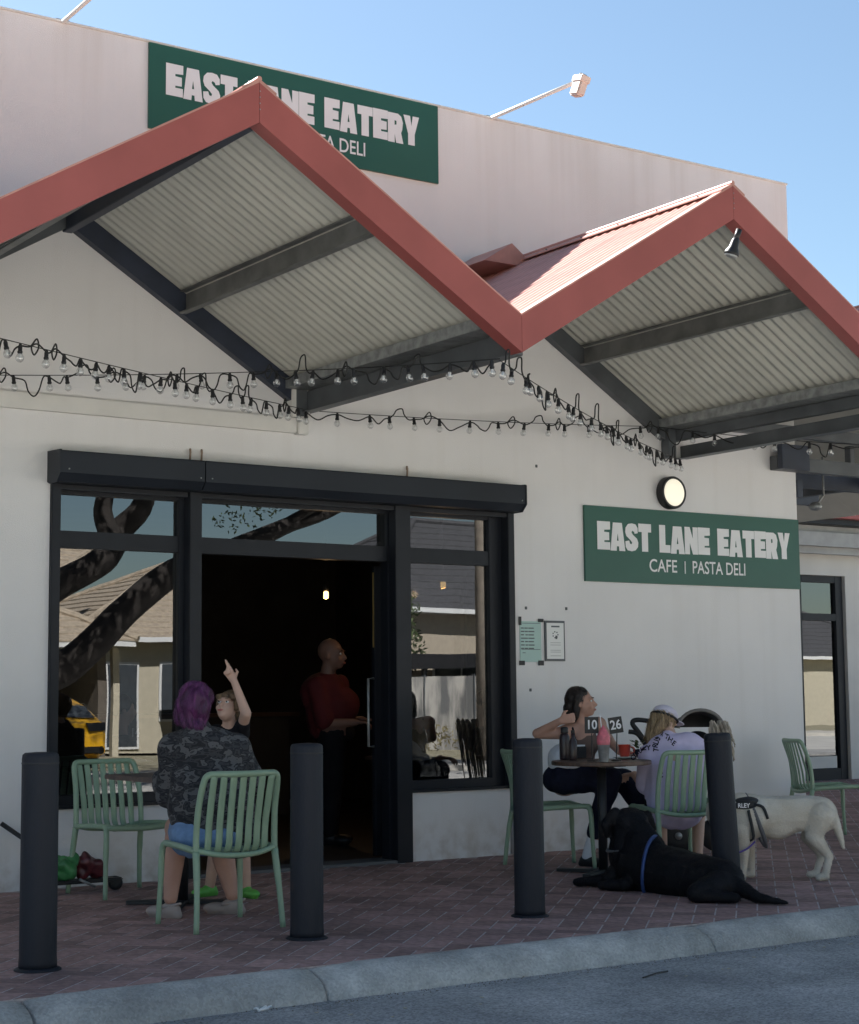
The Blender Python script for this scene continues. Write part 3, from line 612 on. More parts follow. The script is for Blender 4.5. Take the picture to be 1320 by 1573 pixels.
# small saddle flashing where the second ridge meets the parapet
q = ay(755, 385, -.25); fl = bmn(); w_ = .27
prism(fl, [(q.x-w_, -.52, q.z-.17), (q.x, -.52, q.z), (q.x+w_*.9, -.52, q.z-.17)], (0, .515, 0))
cr = obj('saddle_flashing', fl, M['redroof']); tag(cr, 'small dull red peaked flashing against the parapet behind the canopy valley', 'flashing')

# ================================================================== SIGNS
def sign(x0, x1, z0, z1, lab, wid=.90):
    t = thing('shop_sign', lab, 'sign', (x0, -.0, z0), 0, 'green cafe name signs')
    bx('sign_board', (x0, -.022, z0), (x1, -.0015, z1), M['green'], t, .002)
    w, h = x1-x0, z1-z0; H = .278*h/.6*.86
    # word widths
    def wordw(s): return sum(GL[c][0]*1.0+.012 for c in s)
    tot = wordw('EAST')+wordw('LANE')+wordw('EATERY')+2*.38
    sc = (w*wid)/tot; x = x0+w*.052; zb = z0+h*.42; Hh = h*.375
    bm = bmn()
    for wi, wd in enumerate(('EAST', 'LANE', 'EATERY')):
        for ci, c in enumerate(wd):
            gw, polys = GL[c]; dzz = (.012, -.008, .0, .01, -.012, .006)[ci % 6]*Hh
            for pl in polys:
                es = []
                for loop in [pl]+([HOLES[c]] if c in HOLES else []):
                    vs_ = [bm.verts.new((x+px*sc, -.0255, zb+dzz+pz*Hh)) for px, pz in loop]
                    es += [bm.edges.new((vs_[i], vs_[(i+1) % len(vs_)])) for i in range(len(vs_))]
                bmesh.ops.triangle_fill(bm, use_beauty=True, edges=es)
            x += (gw+.012)*sc
        x += .38*sc
    obj('sign_lettering', bm, M['signwhite'], t)
    for s, cxx, wd in (('CAFE', .340, .125), ('PASTA DELI', .600, .250)):
        b = text_bm(s, h*.215, h*.0022, 1); xs = [v.co.x for v in b.verts]; k = wd*w/(max(xs)-min(xs)); zs = [v.co.y for v in b.verts]; kz = h*.175/(max(zs)-min(zs))
        for v in b.verts: v.co.x *= k; v.co.y *= kz
        obj('sign_lettering', put(b, (x0+w*cxx, -.0255, z0+h*.235), (1, 0, 0), (0, 0, 1)), M['signwhite'], t)
    bx('sign_divider', (x0+w*.438, -.0265, z0+h*.15), (x0+w*.442, -.0235, z0+h*.32), M['signwhite'], t)
    return t
sign(9.113, 11.628, 2.170, 2.800, 'green sign with white cafe name on the lower wall beneath the round light')
sign(5.164, 7.682, 5.289, 5.922, 'large green sign with white cafe name high on the parapet behind the gable', .875)

# posters
pg = thing('hours_poster', 'pale green opening hours notice taped to the wall with black tape', 'poster', (8.43, 0, 1.5))
pgm = mat('pale_green_paper', (.42, .58, .54), .6, .03)
bx('paper', (8.437, -.006, 1.505), (8.652, -.0015, 1.83), pgm, pg)
bm = bmn()
for k in range(7):
    z = 1.775-.027*k
    for a, b in ((8.447, 8.475+.006*(k % 2)), (8.482+.005*(k % 3), 8.515), (8.522, 8.575+.006*(k % 2))): box(bm, (a, -.0085, z-.0045), (b, -.0065, z+.0045))
box(bm, (8.45, -.0085, 1.603), (8.64, -.0065, 1.607)); box(bm, (8.46, -.0085, 1.575), (8.49, -.0065, 1.580)); box(bm, (8.46, -.0085, 1.812), (8.64, -.0065, 1.816))
obj('printed_lines', bm, M['steel'], pg)
for x, z, w2, h2 in ((8.437, 1.832, .014, .034), (8.648, 1.838, .028, .014), (8.452, 1.497, .028, .018), (8.645, 1.497, .028, .02)): bx('tape', (x-w2, -.011, z-h2), (x+w2, -.0068, z+h2), M['blackmetal'], pg, .001)
pw = thing('framed_notice', 'white framed notice with dark grey border right of the green notice', 'poster', (8.68, 0, 1.5))
bx('frame', (8.684, -.016, 1.512), (8.890, -.0015, 1.838), M['steel'], pw, .002); bx('paper', (8.700, -.019, 1.530), (8.874, -.0165, 1.820), M['whiteplastic'], pw)
bm = bmn(); box(bm, (8.745, -.0215, 1.785), (8.83, -.0195, 1.797))
for k in range(7): a = k*.9; box(bm, (8.787+.026*cos(a)-.005, -.0215, 1.725+.024*sin(a)-.005), (8.787+.026*cos(a)+.005, -.0195, 1.725+.024*sin(a)+.005))
box(bm, (8.787, -.0215, 1.69), (8.805, -.0195, 1.718))
obj('printed_picture', bm, M['steel'], pw); bm = bmn()
for z in (1.66, 1.642, 1.60, 1.585, 1.555): box(bm, (8.735, -.0215, z-.002), (8.84, -.0195, z+.002))
obj('printed_lines', bm, mat('grey_print', (.35, .35, .36), .6), pw)
# round bulkhead light
wl = thing('wall_light', 'round lit bulkhead light with black ring on the wall above the lower sign', 'wall light', (10.06, 0, 2.95))
obj('ring', lathe(bmn(), (10.062, -.002, 2.953), [(.13, 0), (.140, .008), (.140, .075), (.134, .085), (.118, .085), (.118, .06)], 40, (0, -1, 0)), M['blackmetal'], wl, False)
obj('diffuser', lathe(bmn(), (10.062, -.062, 2.953), [(.117, 0), (.117, .02), (.10, .032), (.05, .04), (.004, .042)], 40, (0, -1, 0)), emit('lit_diffuser', (.85, .79, .64), .20), wl, True)

# lamps on parapet
def arm_lamp(x, tip, lab, headp=True):
    t = thing('parapet_lamp', lab, 'outdoor lamp', (x, 0, ZP), 0, 'floodlights on arms over the parapet')
    b = V((x, .05, ZP-.02)); obj('arm', tube(bmn(), [b-V((0, 0, .1)), b+V((0, -.03, .03)), tip], .016, 8), M['trim'], t, True)
    bx('base_plate', (x-.05, .0, ZP+.019), (x+.05, .10, ZP+.027), M['galv'], t)
    hd = bmn(); box(hd, (-.05, -.075, -.20), (.05, .075, .0), .015); box(hd, (-.06, -.085, -.06), (.06, .085, .012), .008)
    hd.transform(Matrix.Scale(.74, 4)); hd.transform(Matrix.Translation(tip+V((.01, -.03, .02))) @ Matrix.Rotation(radians(12), 4, 'Y') @ Matrix.Rotation(radians(14), 4, 'X'))
    obj('lamp_head', hd, mat('lamp_housing', (.62, .50, .45), .5) if 'lamp_housing' not in bpy.data.materials else bpy.data.materials['lamp_housing'], t)
    obj('bracket', tube(bmn(), [tip+V((-.03, .0, .0)), tip+V((0, -.03, .045)), tip+V((.04, -.04, .03))], .012, 8), M['galv'], t, True)
tip = V((8.229, 0, 5.93)); tp = ay(889, 124, -1.25)
arm_lamp(8.229, tp, 'white floodlight on a long arm leaning over the parapet right of the upper sign')
off = tp-V((8.229, 0, ZP)); arm_lamp(4.518, V((4.518, 0, ZP))+V((off.x*.9, off.y*.95, off.z*.97)), 'white lamp arm rising from the parapet at the upper left corner')
# spotlight under second gable
st_ = thing('canopy_spotlight', 'small spotlight fixed under the peak of the right gable canopy', 'spotlight', (8.2, YF+.3, 4.3))
q = at(1130, 370, 10.6); q2 = at(1121, 400, 10.6)
obj('bracket', tube(bmn(), [at(1136, 352, 10.6), q], .018, 8), M['blackmetal'], st_, True)
dv = (q2-q).normalized(); obj('housing', lathe(bmn(), q, [(.018, -.02), (.024, 0), (.029, .04), (.046, .075), (.048, .088)], 18, dv), M['blackmetal'], st_, True)
obj('lens', lathe(bmn(), q+dv*.089, [(.042, 0), (.036, .012), (.01, .018)], 18, dv), M['galv'], st_, True)

# ================================================================== STRING LIGHTS
CW = mat('black_cable', (.012, .012, .012), .6)
_sock = bmn(); lathe(_sock, (0, 0, 0), [(.006, .012), (.009, .006), (.013, -.006), (.0125, -.030), (.0155, -.034), (.0155, -.044), (.011, -.047)], 10)
sockm = bpy.data.meshes.new('socket'); _sock.to_mesh(sockm); _sock.free(); sockm.materials.append(M['blackmetal'])
_bl = bmn(); lathe(_bl, (0, 0, 0), [(.009, -.046), (.017, -.054), (.0225, -.064), (.0245, -.074), (.0225, -.084), (.016, -.093), (.008, -.098), (.001, -.0995)], 14)
bulbm = bpy.data.meshes.new('bulb'); _bl.to_mesh(bulbm); _bl.free(); bulbm.materials.append(M['clear'])
_ft = bmn(); lathe(_ft, (0, 0, 0), [(.009, -.047), (.011, -.058), (.006, -.070), (.001, -.078)], 8)
filam = bpy.data.meshes.new('filament_stem'); _ft.to_mesh(filam); _ft.free(); filam.materials.append(M['whiteplastic'])
for mm in (sockm, bulbm, filam):
    mm.transform(Matrix.Scale(.97, 4))
    for p_ in mm.polygons: p_.use_smooth = True
def string(lab, pts, bulbs, loops, seed, sag=.03):
    rnd = random.Random(seed); t = thing('string_lights', lab, 'string lights', pts[0], 0, 'festoon string lights along the canopy')
    wire = []
    for a, b in zip(pts, pts[1:]):
        for k in range(14): f = k/14; wire.append(a.lerp(b, f)-V((0, 0, sag*4*f*(1-f))))
    wire.append(pts[-1]); obj('support_wire', tube(bmn(), wire, .003, 5), CW, t)
    L = [0]
    for a, b in zip(wire, wire[1:]): L.append(L[-1]+(b-a).length)
    def P(s):
        s = max(0, min(L[-1], s))
        for i in range(len(L)-1):
            if s <= L[i+1]: f = (s-L[i])/max(1e-6, L[i+1]-L[i]); return wire[i].lerp(wire[i+1], f)
        return wire[-1]
    spots = []
    for f in bulbs: spots.append(L[-1]*f)
    cab = []
    for i, s in enumerate(spots):
        p = P(s)-V((0, 0, .012)); so_ = bpy.data.objects.new('socket', sockm); COL.objects.link(so_); so_.parent = t; so_.location = p-pts[0]; so_.rotation_euler = (rnd.uniform(-.15, .15), rnd.uniform(-.15, .15), 0)
        bo = bpy.data.objects.new('bulb', bulbm); COL.objects.link(bo); bo.parent = so_
        fo = bpy.data.objects.new('filament_stem', filam); COL.objects.link(fo); fo.parent = so_
        cab.append(p+V((0, -.006, -.004)))
        if i < len(spots)-1:
            pn = P(spots[i+1]); g = (pn-p); r = rnd.random(); gl = g.length
            am = rnd.uniform(.5, 1.25)*min(1.0, gl/.17); tw = rnd.uniform(-.12, .12); w_ = lambda f, z, y=-.015: p+g*(f+tw)+V((0, y, z))
            if r < loops*.24: cab += [w_(.2, .02), w_(.32, .085*am), w_(.5, .095*am, -.03), w_(.62, .02), w_(.8, -.02)]
            elif r < loops*.60: cab += [w_(.25, -.03), w_(.36, -.085*am), w_(.5, -.115*am, -.03), w_(.66, -.08*am), w_(.78, -.01)]
            elif r < loops*.80: cab += [w_(.3, .0), w_(.55, .05), w_(.62, .0), w_(.45, -.045), w_(.35, .0), w_(.6, .02)]
            else: cab += [w_(.33, -.03-.05*rnd.random()), w_(.66, -.02-.035*rnd.random())]
    obj('cable', tube(bmn(), smooth_path(cab, 5), .0052, 5), CW, t, True)
yw = -.14
wire_n = lambda n, a=0.01, b=.99, j=.25, sd=1: [a+(b-a)*(i+random.Random(sd*100+i).uniform(-j, j))/(n-1) for i in range(n)]
pA0 = ay(-30, 512, -2.0); pA1 = ay(465, 628, yw-.05)
string('string of clear bulbs sloping down from the upper left to the wall bracket', [pA0, pA1], wire_n(22, sd=1), 1.0, 3, .01)
pB0 = ay(-20, 576, yw); pB1 = ay(400, 571, -1.0); pB2 = ay(768, 551, YF-.02)
string('string of bulbs from the left wall out across the valley beam to the fascia', [pB0, pB1, pB2], wire_n(22, sd=2), 1.0, 5, .01)
pC1 = ay(1046, 706, yw)
string('dense string of bulbs sloping from the fascia valley down to the round light', [pB2+V((0, 0, -.01)), pC1], wire_n(25, sd=3, j=.4), .9, 8, .05)
pD0 = ay(465, 630, yw); pD1 = ay(1005, 655, yw); pD2 = ay(1345, 684, -1.5)
string('long nearly level string of bulbs along the cream wall towards the right edge', [pD0, pD1, pD2], wire_n(22, sd=4), .6, 11, .02)

# ================================================================== BOLLARDS
def bollard(x, y, h, lab, tilt=(0, 0)):
    t = thing('bollard', lab, 'bollard', (x, y, 0), 0, 'black cylindrical bollards along the kerb')
    bm = bmn(); lathe(bm, (x, y, 0), [(.088, .005), (.088, .04), (.086, .06), (.0855, h-.03), (.083, h-.012), (.072, h-.003), (.03, h)], 40)
    o = obj('post', bm, M['bollard'], t, True); o.data.polygons[-1].use_smooth = False
    obj('base_collar', lathe(bmn(), (x, y, 0), [(.108, .0), (.108, .005), (.095, .012), (.0885, .014)], 32), M['bollard'], t, True)
    obj('cap_seam', lathe(bmn(), (x, y, 0), [(.0865, h-.055), (.0872, h-.053), (.0872, h-.049), (.0865, h-.047)], 32), M['blackmetal'], t, True)
    t.rotation_euler = (tilt[0], tilt[1], 0)
bollard(3.12, -3.25, .995, 'black bollard nearest the left edge, in front of the empty green chair')
bollard(4.63, -3.125, 1.0, 'black bollard beside the green chair of the camouflage jacket woman')
bollard(6.08, -3.13, .995, 'black bollard standing in front of the white dwarf wall, right of the door')
bollard(7.86, -2.88, .99, 'slightly leaning black bollard between the black dog and the pale labrador', (radians(-1.0), radians(-2.6)))

# ================================================================== CHAIRS
def make_chair():
    t = thing('slatted_chair', 'x', 'chair', (0, 0, 0), 0, 'sage green slatted plastic chairs')
    m_ = M['sage']; sec = dict(n=8)
    for s in (-1, 1):
        obj('leg', tube(bmn(), smooth_path([(s*.255, -.285, 0), (s*.242, -.262, .22), (s*.232, -.225, .42)], 4), [.016]*5+[.019]*3+[.021], 10), m_, t, True)
        obj('leg', tube(bmn(), smooth_path([(s*.250, .245, 0), (s*.242, .232, .22), (s*.235, .222, .415), (s*.225, .17, .444)], 4), [.015]*5+[.018]*4+[.019]*4, 10), m_, t, True)
    fr = bmn(); pts = []
    left = [(-.232, -.225, .42), (-.231, -.226, .52), (-.226, -.245, .66), (-.218, -.29, .79), (-.198, -.308, .828), (-.15, -.318, .833)]
    path = left+[(0, -.335, .832)]+[(-x, y, z) for x, y, z in left[::-1]]
    tube(fr, smooth_path(path, 5), .0175, 10, 1.0, 1.0); obj('back_frame', fr, m_, t, True)
    sf = bmn(); tube(sf, smooth_path([(-.232, -.225, .425), (-.236, 0, .440), (-.228, .19, .443), (-.19, .228, .436), (0, .240, .428), (.19, .228, .436), (.228, .19, .443), (.236, 0, .440), (.232, -.225, .425)], 4), .018, 10)
    tube(sf, smooth_path([(-.232, -.225, .43), (-.12, -.262, .405), (0, -.275, .398), (.12, -.262, .405), (.232, -.225, .43)], 4), .015, 8)
    obj('seat_frame', sf, m_, t, True)
    for i in range(7):
        f = (i-3)/3; x = f*.170; bow = .05*(1-f*f)
        b = bmn(); tube(b, smooth_path([(x, -.322-.008*(1-f*f), .825), (x*.99, -.280-bow*.4, .69), (x*.98, -.246-bow*.6, .56), (x*.98, -.235-bow*.55, .46), (x*.98, -.218-bow*.3, .415)], 4), .0205, 8, 1, .30); obj('back_slat', b, m_, t, True)
        b = bmn(); tube(b, smooth_path([(x*.98, -.222-bow*.3, .412), (x, -.12, .420), (x*1.03, .05, .424), (x*1.05, .19, .436), (x*1.05, .232, .420)], 4), .0205, 8, 1, .30); obj('seat_slat', b, m_, t, True)
    return t
ch = make_chair(); ch.location = (4.515, -2.36, 0); ch.rotation_euler = (0, 0, radians(-3))
ch['label'] = 'sage green chair nearest the camera, under the woman in the camouflage jacket'
def chair(x, y, rz, lab):
    c = copy_tree(ch); c.location = (x, y, 0); c.rotation_euler = (0, 0, radians(rz)); c['label'] = lab; return c
chair(4.76, -.60, 182, 'empty sage green chair under the left window with its back to the wall')
chair(7.95, -.98, -112, 'sage green chair under the dark haired woman at the right table')
chair(8.47, -1.72, -16, 'sage green chair under the person in the lavender shirt')
chair(11.35, -.52, -116, 'empty sage green chair at the right edge by the wall corner')

# ================================================================== TABLES AND THINGS ON THEM
def table(x, y, lab, round_=False, rz=0, h=.78):
    t = thing('cafe_table', lab, 'table', (x, y, 0), 0, 'dark cafe tables outside')
    if round_: obj('table_top', lathe(bmn(), (x, y, 0), [(.345, h-.03), (.35, h-.025), (.35, h-.004), (.345, h)], 40), M['wood'], t)
    else:
        obj('table_top', box(bmn(), (x-.36, y-.36, h-.03), (x+.36, y+.36, h), .004), M['wood'], t)
    obj('column', lathe(bmn(), (x, y, 0), [(.032, .03), (.032, h-.045)], 16), M['blackmetal'], t, True)
    bx('top_plate', (x-.12, y-.12, h-.044), (x+.12, y+.12, h-.0305), M['blackmetal'], t)
    for a in (20, 110, 200, 290):
        an = radians(a+rz); d = V((cos(an), sin(an), 0)); p_ = V((x, y, 0)); s = d.cross(Z)*.032
        obj('foot', prism(bmn(), [p_+d*.03-s+V((0, 0, .008)), p_+d*.34-s*.9+V((0, 0, .004)), p_+d*.34+s*.9+V((0, 0, .004)), p_+d*.03+s+V((0, 0, .008))], (0, 0, .022)), M['blackmetal'], t)
    return t
table(4.80, -1.36, 'square dark timber cafe table by the doorway with napkins on it', rz=35)
table(7.93, -1.58, 'dark cafe table beside the wall holding drinks and number signs', True, rz=10)
# napkins and plate on the left table
q = az_(214, 1174, .781)
pl = thing('side_plate', 'white plate with folded napkin on the left table', 'plate', (q.x, q.y, .781))
obj('dish', lathe(bmn(), (q.x, q.y, .781), [(.05, 0), (.06, .004), (.095, .016), (.10, .02), (.092, .02), (.055, .009), (.01, .008)], 28), M['whiteplastic'], pl, True)
obj('napkin', box(bmn(), (q.x-.06, q.y-.03, .797), (q.x+.05, q.y+.04, .815), .006, rz=.4), M['white'], pl)
def plate_holder(): pass
# number stands
def number(n, u, v, base_z, d, lab, tilt=0):
    c = at(u, v, d); t = thing('table_number', lab, 'table number', (c.x, c.y, base_z), 0, 'table number signs')
    bm = bmn(); box(bm, (-.048, -.003, -.056), (.048, .003, .056), .002); R_ = Matrix.Translation(c) @ Matrix.Rotation(-YAW, 4, 'Z') @ Matrix.Rotation(tilt, 4, 'Y'); bm.transform(R_); obj('number_card', bm, M['blackmetal'], t)
    b = text_bm(n, .088, .0018, .88); xd = R_.to_3x3() @ V((1, 0, 0)); yd = R_.to_3x3() @ V((0, 0, 1)); nn = xd.cross(yd)
    obj('number_print', put(b, c + nn*.0045, xd, yd), M['signwhite'], t)
    obj('stem', tube(bmn(), [c-yd*.057, V((c.x, c.y, base_z+.012))], .004, 6), M['blackmetal'], t)
    obj('foot', lathe(bmn(), (c.x, c.y, base_z), [(.035, 0.001), (.035, .008), (.008, .013)], 20), M['blackmetal'], t)
number('10', 909, 1114, .781, 11.95, 'black table number 10 on a thin stem beside the pink drink')
number('26', 946, 1114, .781, 12.0, 'black tilted table number 26 standing behind the red cup', radians(-8))
def on_table(u, v): return az_(u, v, .781)
q = on_table(868, 1167); b1 = thing('drink_bottle', 'tall dark brown drink bottle at the left of the right hand table', 'bottle', q)
obj('body', lathe(bmn(), q, [(.035, .001), (.037, .01), (.037, .155), (.030, .178), (.024, .186)], 24), mat('dark_bottle', (.030, .018, .02), .3), b1, True)
obj('lid', lathe(bmn(), q, [(.026, .187), (.027, .19), (.027, .225), (.020, .232)], 20), M['blackmetal'], b1, True)
q = on_table(881, 1168); b2 = thing('sauce_bottle', 'slim dark bottle standing right of the taller brown bottle', 'bottle', q)
obj('body', lathe(bmn(), q, [(.026, .001), (.028, .01), (.028, .13), (.012, .16), (.012, .19)], 20), bpy.data.materials['dark_bottle'], b2, True); obj('cap', lathe(bmn(), q, [(.014, .191), (.014, .21)], 16), M['blackmetal'], b2)
q = on_table(893, 1165)+V((.0, .02, 0)); nh = thing('napkin_holder', 'small dark napkin holder between the bottles and number 10', 'napkin holder', q)
bx('holder', q+V((-.045, -.03, .002)), q+V((.045, .03, .085)), M['blackmetal'], nh, .004); bx('napkins', q+V((-.038, -.022, .086)), q+V((.038, .022, .097)), M['white'], nh)
q = on_table(928, 1171); dk = thing('pink_drink', 'pink milkshake rising from a silver metal cup with a straw', 'drink', q)
obj('metal_cup', lathe(bmn(), q, [(.030, .001), (.032, .006), (.043, .125), (.045, .128), (.041, .127), (.03, .05)], 26), M['galv'], dk, True)
obj('froth', lathe(bmn(), q, [(.038, .10), (.045, .128), (.046, .150), (.046, .170), (.036, .195), (.022, .222), (.010, .24), (.003, .25)], 20), mat('pink_froth', (.62, .15, .19), .45, .2, 30), dk, True)
obj('straw', tube(bmn(), [q+V((0, 0, .13)), q+V((-.02, .01, .33))], .004, 6), M['white'], dk)
q = on_table(960, 1166); rc_ = thing('red_cup', 'red coffee cup on a white saucer near the table edge', 'cup', q)
obj('cup', lathe(bmn(), q, [(.026, .016), (.036, .025), (.044, .10), (.046, .102), (.041, .10), (.033, .03)], 26), mat('red_ceramic', (.55, .06, .035), .3), rc_, True)
obj('saucer', lathe(bmn(), q, [(.04, .001), (.05, .004), (.085, .013), (.088, .016), (.045, .009)], 28), M['whiteplastic'], rc_, True)
obj('handle', tube(bmn(), smooth_path([q+V((.040, -.02, .085)), q+V((.064, -.03, .075)), q+V((.06, -.03, .045)), q+V((.036, -.018, .04))], 4), .005, 8), bpy.data.materials['red_ceramic'], rc_, True)
q = on_table(980, 1164); gl = thing('green_pot', 'small leafy pot plant at the right side of the table', 'plant', q)
obj('pot', lathe(bmn(), q, [(.025, .001), (.035, .06)], 16), M['blackmetal'], gl); bm = bmn()
for k in range(26):
    a = random.uniform(0, 6.28); r_ = random.uniform(.005, .05); c = q+V((cos(a)*r_, sin(a)*r_, .06+random.uniform(0, .06))); d = V((cos(a), sin(a), .6))*.03; s_ = d.cross(Z).normalized()*.010
    bm.faces.new([bm.verts.new(x) for x in (c-s_, c+d*.5-s_*1.2, c+d, c+d*.5+s_*1.2, c+s_)])
obj('leaves', bm, mat('leaf', (.10, .14, .05), .6, .3, 10), gl)

# bag on a black board under the left chair
q = V((4.42, -.33, 0)); sc_ = thing('scooter_board', 'black folded scooter lying on the pavers under the left chair', 'scooter', q)
bx('deck', (4.25, -.40, .06), (4.85, -.27, .085), M['blackmetal'], sc_, .01)
for x in (4.27, 4.82): obj('wheel', lathe(bmn(), (x, -.335-.02, .045), [(.02, 0), (.045, .004), (.045, .036), (.02, .04)], 20, (0, 1, 0)), M['blackmetal'], sc_, True)
obj('steering_column', tube(bmn(), [(4.28, -.33, .08), (4.30, -.25, .30), (4.12, -.12, .45)], .016, 8), M['blackmetal'], sc_, True)
obj('grip', tube(bmn(), [(4.50, -.5, .10), (4.62, -.47, .045)], .009, 8), M['galv'], sc_, True)
bg_ = thing('shopping_bag', 'crumpled green and dark red bag resting on the scooter under the left chair', 'bag', (4.55, -.33, .086))
fuse('green_half', [('e', V((4.47, -.34, .165)), (.095, .08, .085)), ('c', V((4.40, -.34, .13)), .04, V((4.52, -.33, .20)), .05)], .01, mat('green_plastic', (.045, .19, .06), .4, .3, 20), bg_, 2, .045, 16)
fuse('red_half', [('e', V((4.64, -.32, .16)), (.10, .08, .08)), ('c', V((4.56, -.32, .19)), .045, V((4.70, -.32, .13)), .05)], .01, mat('dark_red_plastic', (.10, .02, .025), .35, .4, 20), bg_, 2, .045, 16)

# ================================================================== PEOPLE
def person(lab, loc, grp=None): return thing('person', lab, 'person', loc)
lipm = mat('lips', (.42, .14, .12), .5)
# ---- woman in camouflage jacket, seen from behind, seated
D = 9.75
pw1 = person('seated woman with purple hair in grey camouflage jacket, back to the camera', (4.5, -2.1, 0))
hc = at(299, 1082, D); fdir = VF*.9 - VR*.35
neck = at(303, 1116, D-.02); shL = at(268, 1146, D+.02); shR = at(362, 1146, D+.08); hipc = at(322, 1281, D-.10)
kL = at(272, 1272, D+.42); kR = at(338, 1282, D+.46); fL = az_(262, 1394, .06); fR = az_(357, 1388, .06)
elL = at(262, 1222, D+.05); haL = at(250, 1196, D+.40); elR = at(388, 1205, D+.12); haR = at(352, 1192, D+.46)
body = head(hc, fdir, 1.0)+[('c', hc-V((0, 0, .05)), .058, neck-V((0, 0, .04)), .065), ('e', at(315, 1165, D+.02), (.17, .10, .15), basis(VF)), ('e', hipc, (.17, .13, .10), basis(VF)), ('c', at(318, 1190, D+.02), .12, hipc+VF*.02, .12),
        ('c', shL, .06, elL, .05), ('c', elL, .048, haL, .034), ('c', shR, .06, elR, .05), ('c', elR, .048, haR, .034),
        ('c', hipc-VR*.09, .10, kL, .075), ('c', hipc+VR*.09, .10, kR, .075), ('c', kL, .066, kL.lerp(fL, .35)-VF*.03, .066), ('c', kL.lerp(fL, .35)-VF*.03, .066, fL+V((0, 0, .05)), .040), ('c', kR, .068, kR.lerp(fR, .35)-VF*.03, .068), ('c', kR.lerp(fR, .35)-VF*.03, .068, fR+V((0, 0, .05)), .040)]
body += hand(haL, VF*.8-VR*.2, -Z, 1, (.6, .7, .8, .9)) + hand(haR, VF*.6-VR*.6, -Z, 1, (.7, .8, .9, 1), side=-1)
fuse('body', body, .010, M['skin'], pw1, 3)
fuse('jacket', [('e', at(315, 1158, D), (.215, .135, .15), basis(VF)), ('c', at(285, 1150, D), .10, at(345, 1150, D+.04), .10), ('c', at(300, 1185, D), .15, at(300, 1250, D-.03), .16), ('c', at(334, 1185, D), .155, at(345, 1262, D-.05), .165), ('e', at(330, 1272, D-.04), (.245, .195, .085), basis(VF)), ('c', at(300, 1235, D-.04), .15, at(350, 1240, D-.05), .155), ('c', at(335, 1272, D-.08), .15, at(362, 1284, D-.06), .135), ('c', neck+V((0, 0, .0)), .078, neck-V((0, 0, .07)), .105),
        ('c', shL-V((0, 0, .015)), .088, elL, .078), ('c', elL, .076, haL-VF*.06, .055), ('c', shR-V((0, 0, .01)), .088, elR, .078), ('c', elR, .076, haR-VF*.06, .055), ('c', shL-V((0, 0, .02)), .08, neck-V((0, 0, .05)), .085), ('c', shR-V((0, 0, .02)), .08, neck-V((0, 0, .05)), .085)], .012, M['camo'], pw1, 5, .020, 11)
fuse('shorts', [('c', hipc-VR*.10+V((0, 0, -.01)), .125, kL.lerp(hipc, .30), .105), ('c', hipc+VR*.08+V((0, 0, -.01)), .12, kR.lerp(hipc, .35), .10), ('e', hipc-V((0, 0, .02)), (.215, .17, .10), basis(VF))], .012, mat('blue_denim', (.15, .25, .42), .85, .12, 30), pw1, 4, .008, 18)
_h = fuse('hair', [('e', hc+V((0, 0, .035))-fdir*.012, (.092, .105, .098), basis(fdir)), ('c', hc-VR*.035-VF*.03, .062, hc-VR*.04-VF*.03-V((0, 0, .09)), .045), ('c', hc+VR*.035-VF*.04, .060, hc+VR*.03-VF*.05-V((0, 0, .10)), .043), ('c', hc-VF*.05, .06, hc-VF*.05-V((0, 0, .10)), .04), ('c', hc-VR*.07+V((0, 0, .01)), .03, hc-VR*.085-V((0, 0, .09)), .018)], .008, M['hpurple'], pw1, 2, .022, 26); strands('hair_strands', _h, 1500, .09, .0022, M['hpurple'], pw1, 3, .007)
clog = mat('beige_clog', (.36, .30, .27), .6)
fuse('shoe', shoe(V((fL.x, fL.y, 0)), -VR*.5+VF*.3, 1.0), .008, clog, pw1, 2); fuse('shoe', shoe(V((fR.x, fR.y, 0)), -VR*.75+VF*.1, 1.0), .008, clog, pw1, 2)
for f_, dr in ((fL, (-VR*.5+VF*.3).normalized()), (fR, (-VR*.75+VF*.1).normalized())):
    o = obj('heel_strap', tube(bmn(), smooth_path([V((f_.x, f_.y, .055))+dr.cross(Z)*.046+dr*.05, V((f_.x, f_.y, .085))-dr*.072, V((f_.x, f_.y, .055))-dr.cross(Z)*.046+dr*.05], 6), .008, 6), clog, pw1, True)
# ---- child pointing up
D = 10.85
pc = person('standing child with fair fringe and dark shirt pointing up by the doorway', (5.35, -.85, 0))
hc = at(352, 1087, D); fd = (-VF*.86-VR*.42+Z*.42); cup = (Z*.9+VF*.38+VR*.16)
sR = at(370, 1124, D+.02); sLf = at(334, 1126, D+.02); el = at(378, 1096, D-.12); wr = at(360, 1047, D-.08)
hip = at(358, 1215, D+.05); ftL = az_(322, 1364, .05); ftR = az_(378, 1366, .05)
knL = (hip-VR*.05).lerp(ftL, .5)-VF*.03; knR = (hip+VR*.05).lerp(ftR, .5)-VF*.03
body = head(hc, fd, .90, cup)+[('c', hc-V((0, 0, .04)), .044, at(353, 1122, D+.02), .045), ('c', at(353, 1140, D+.03), .10, hip, .10), ('c', sLf, .05, sR, .05),
       ('c', sR, .040, el, .034), ('c', el, .034, wr, .022), ('c', sLf, .038, at(330, 1165, D-.05), .032), ('c', at(330, 1165, D-.05), .03, at(318, 1185, D-.22), .022),
       ('c', hip-VR*.05, .07, knL, .05), ('c', knL, .046, ftL, .032), ('c', hip+VR*.05, .07, knR, .05), ('c', knR, .046, ftR, .032)]
hd_ = (at(351, 1032, D-.08)-wr).normalized(); x_ = hd_.cross(VF)
body += hand(wr, hd_, -VF, .80, (.05, 1.75, 1.8, 1.8), side=1)
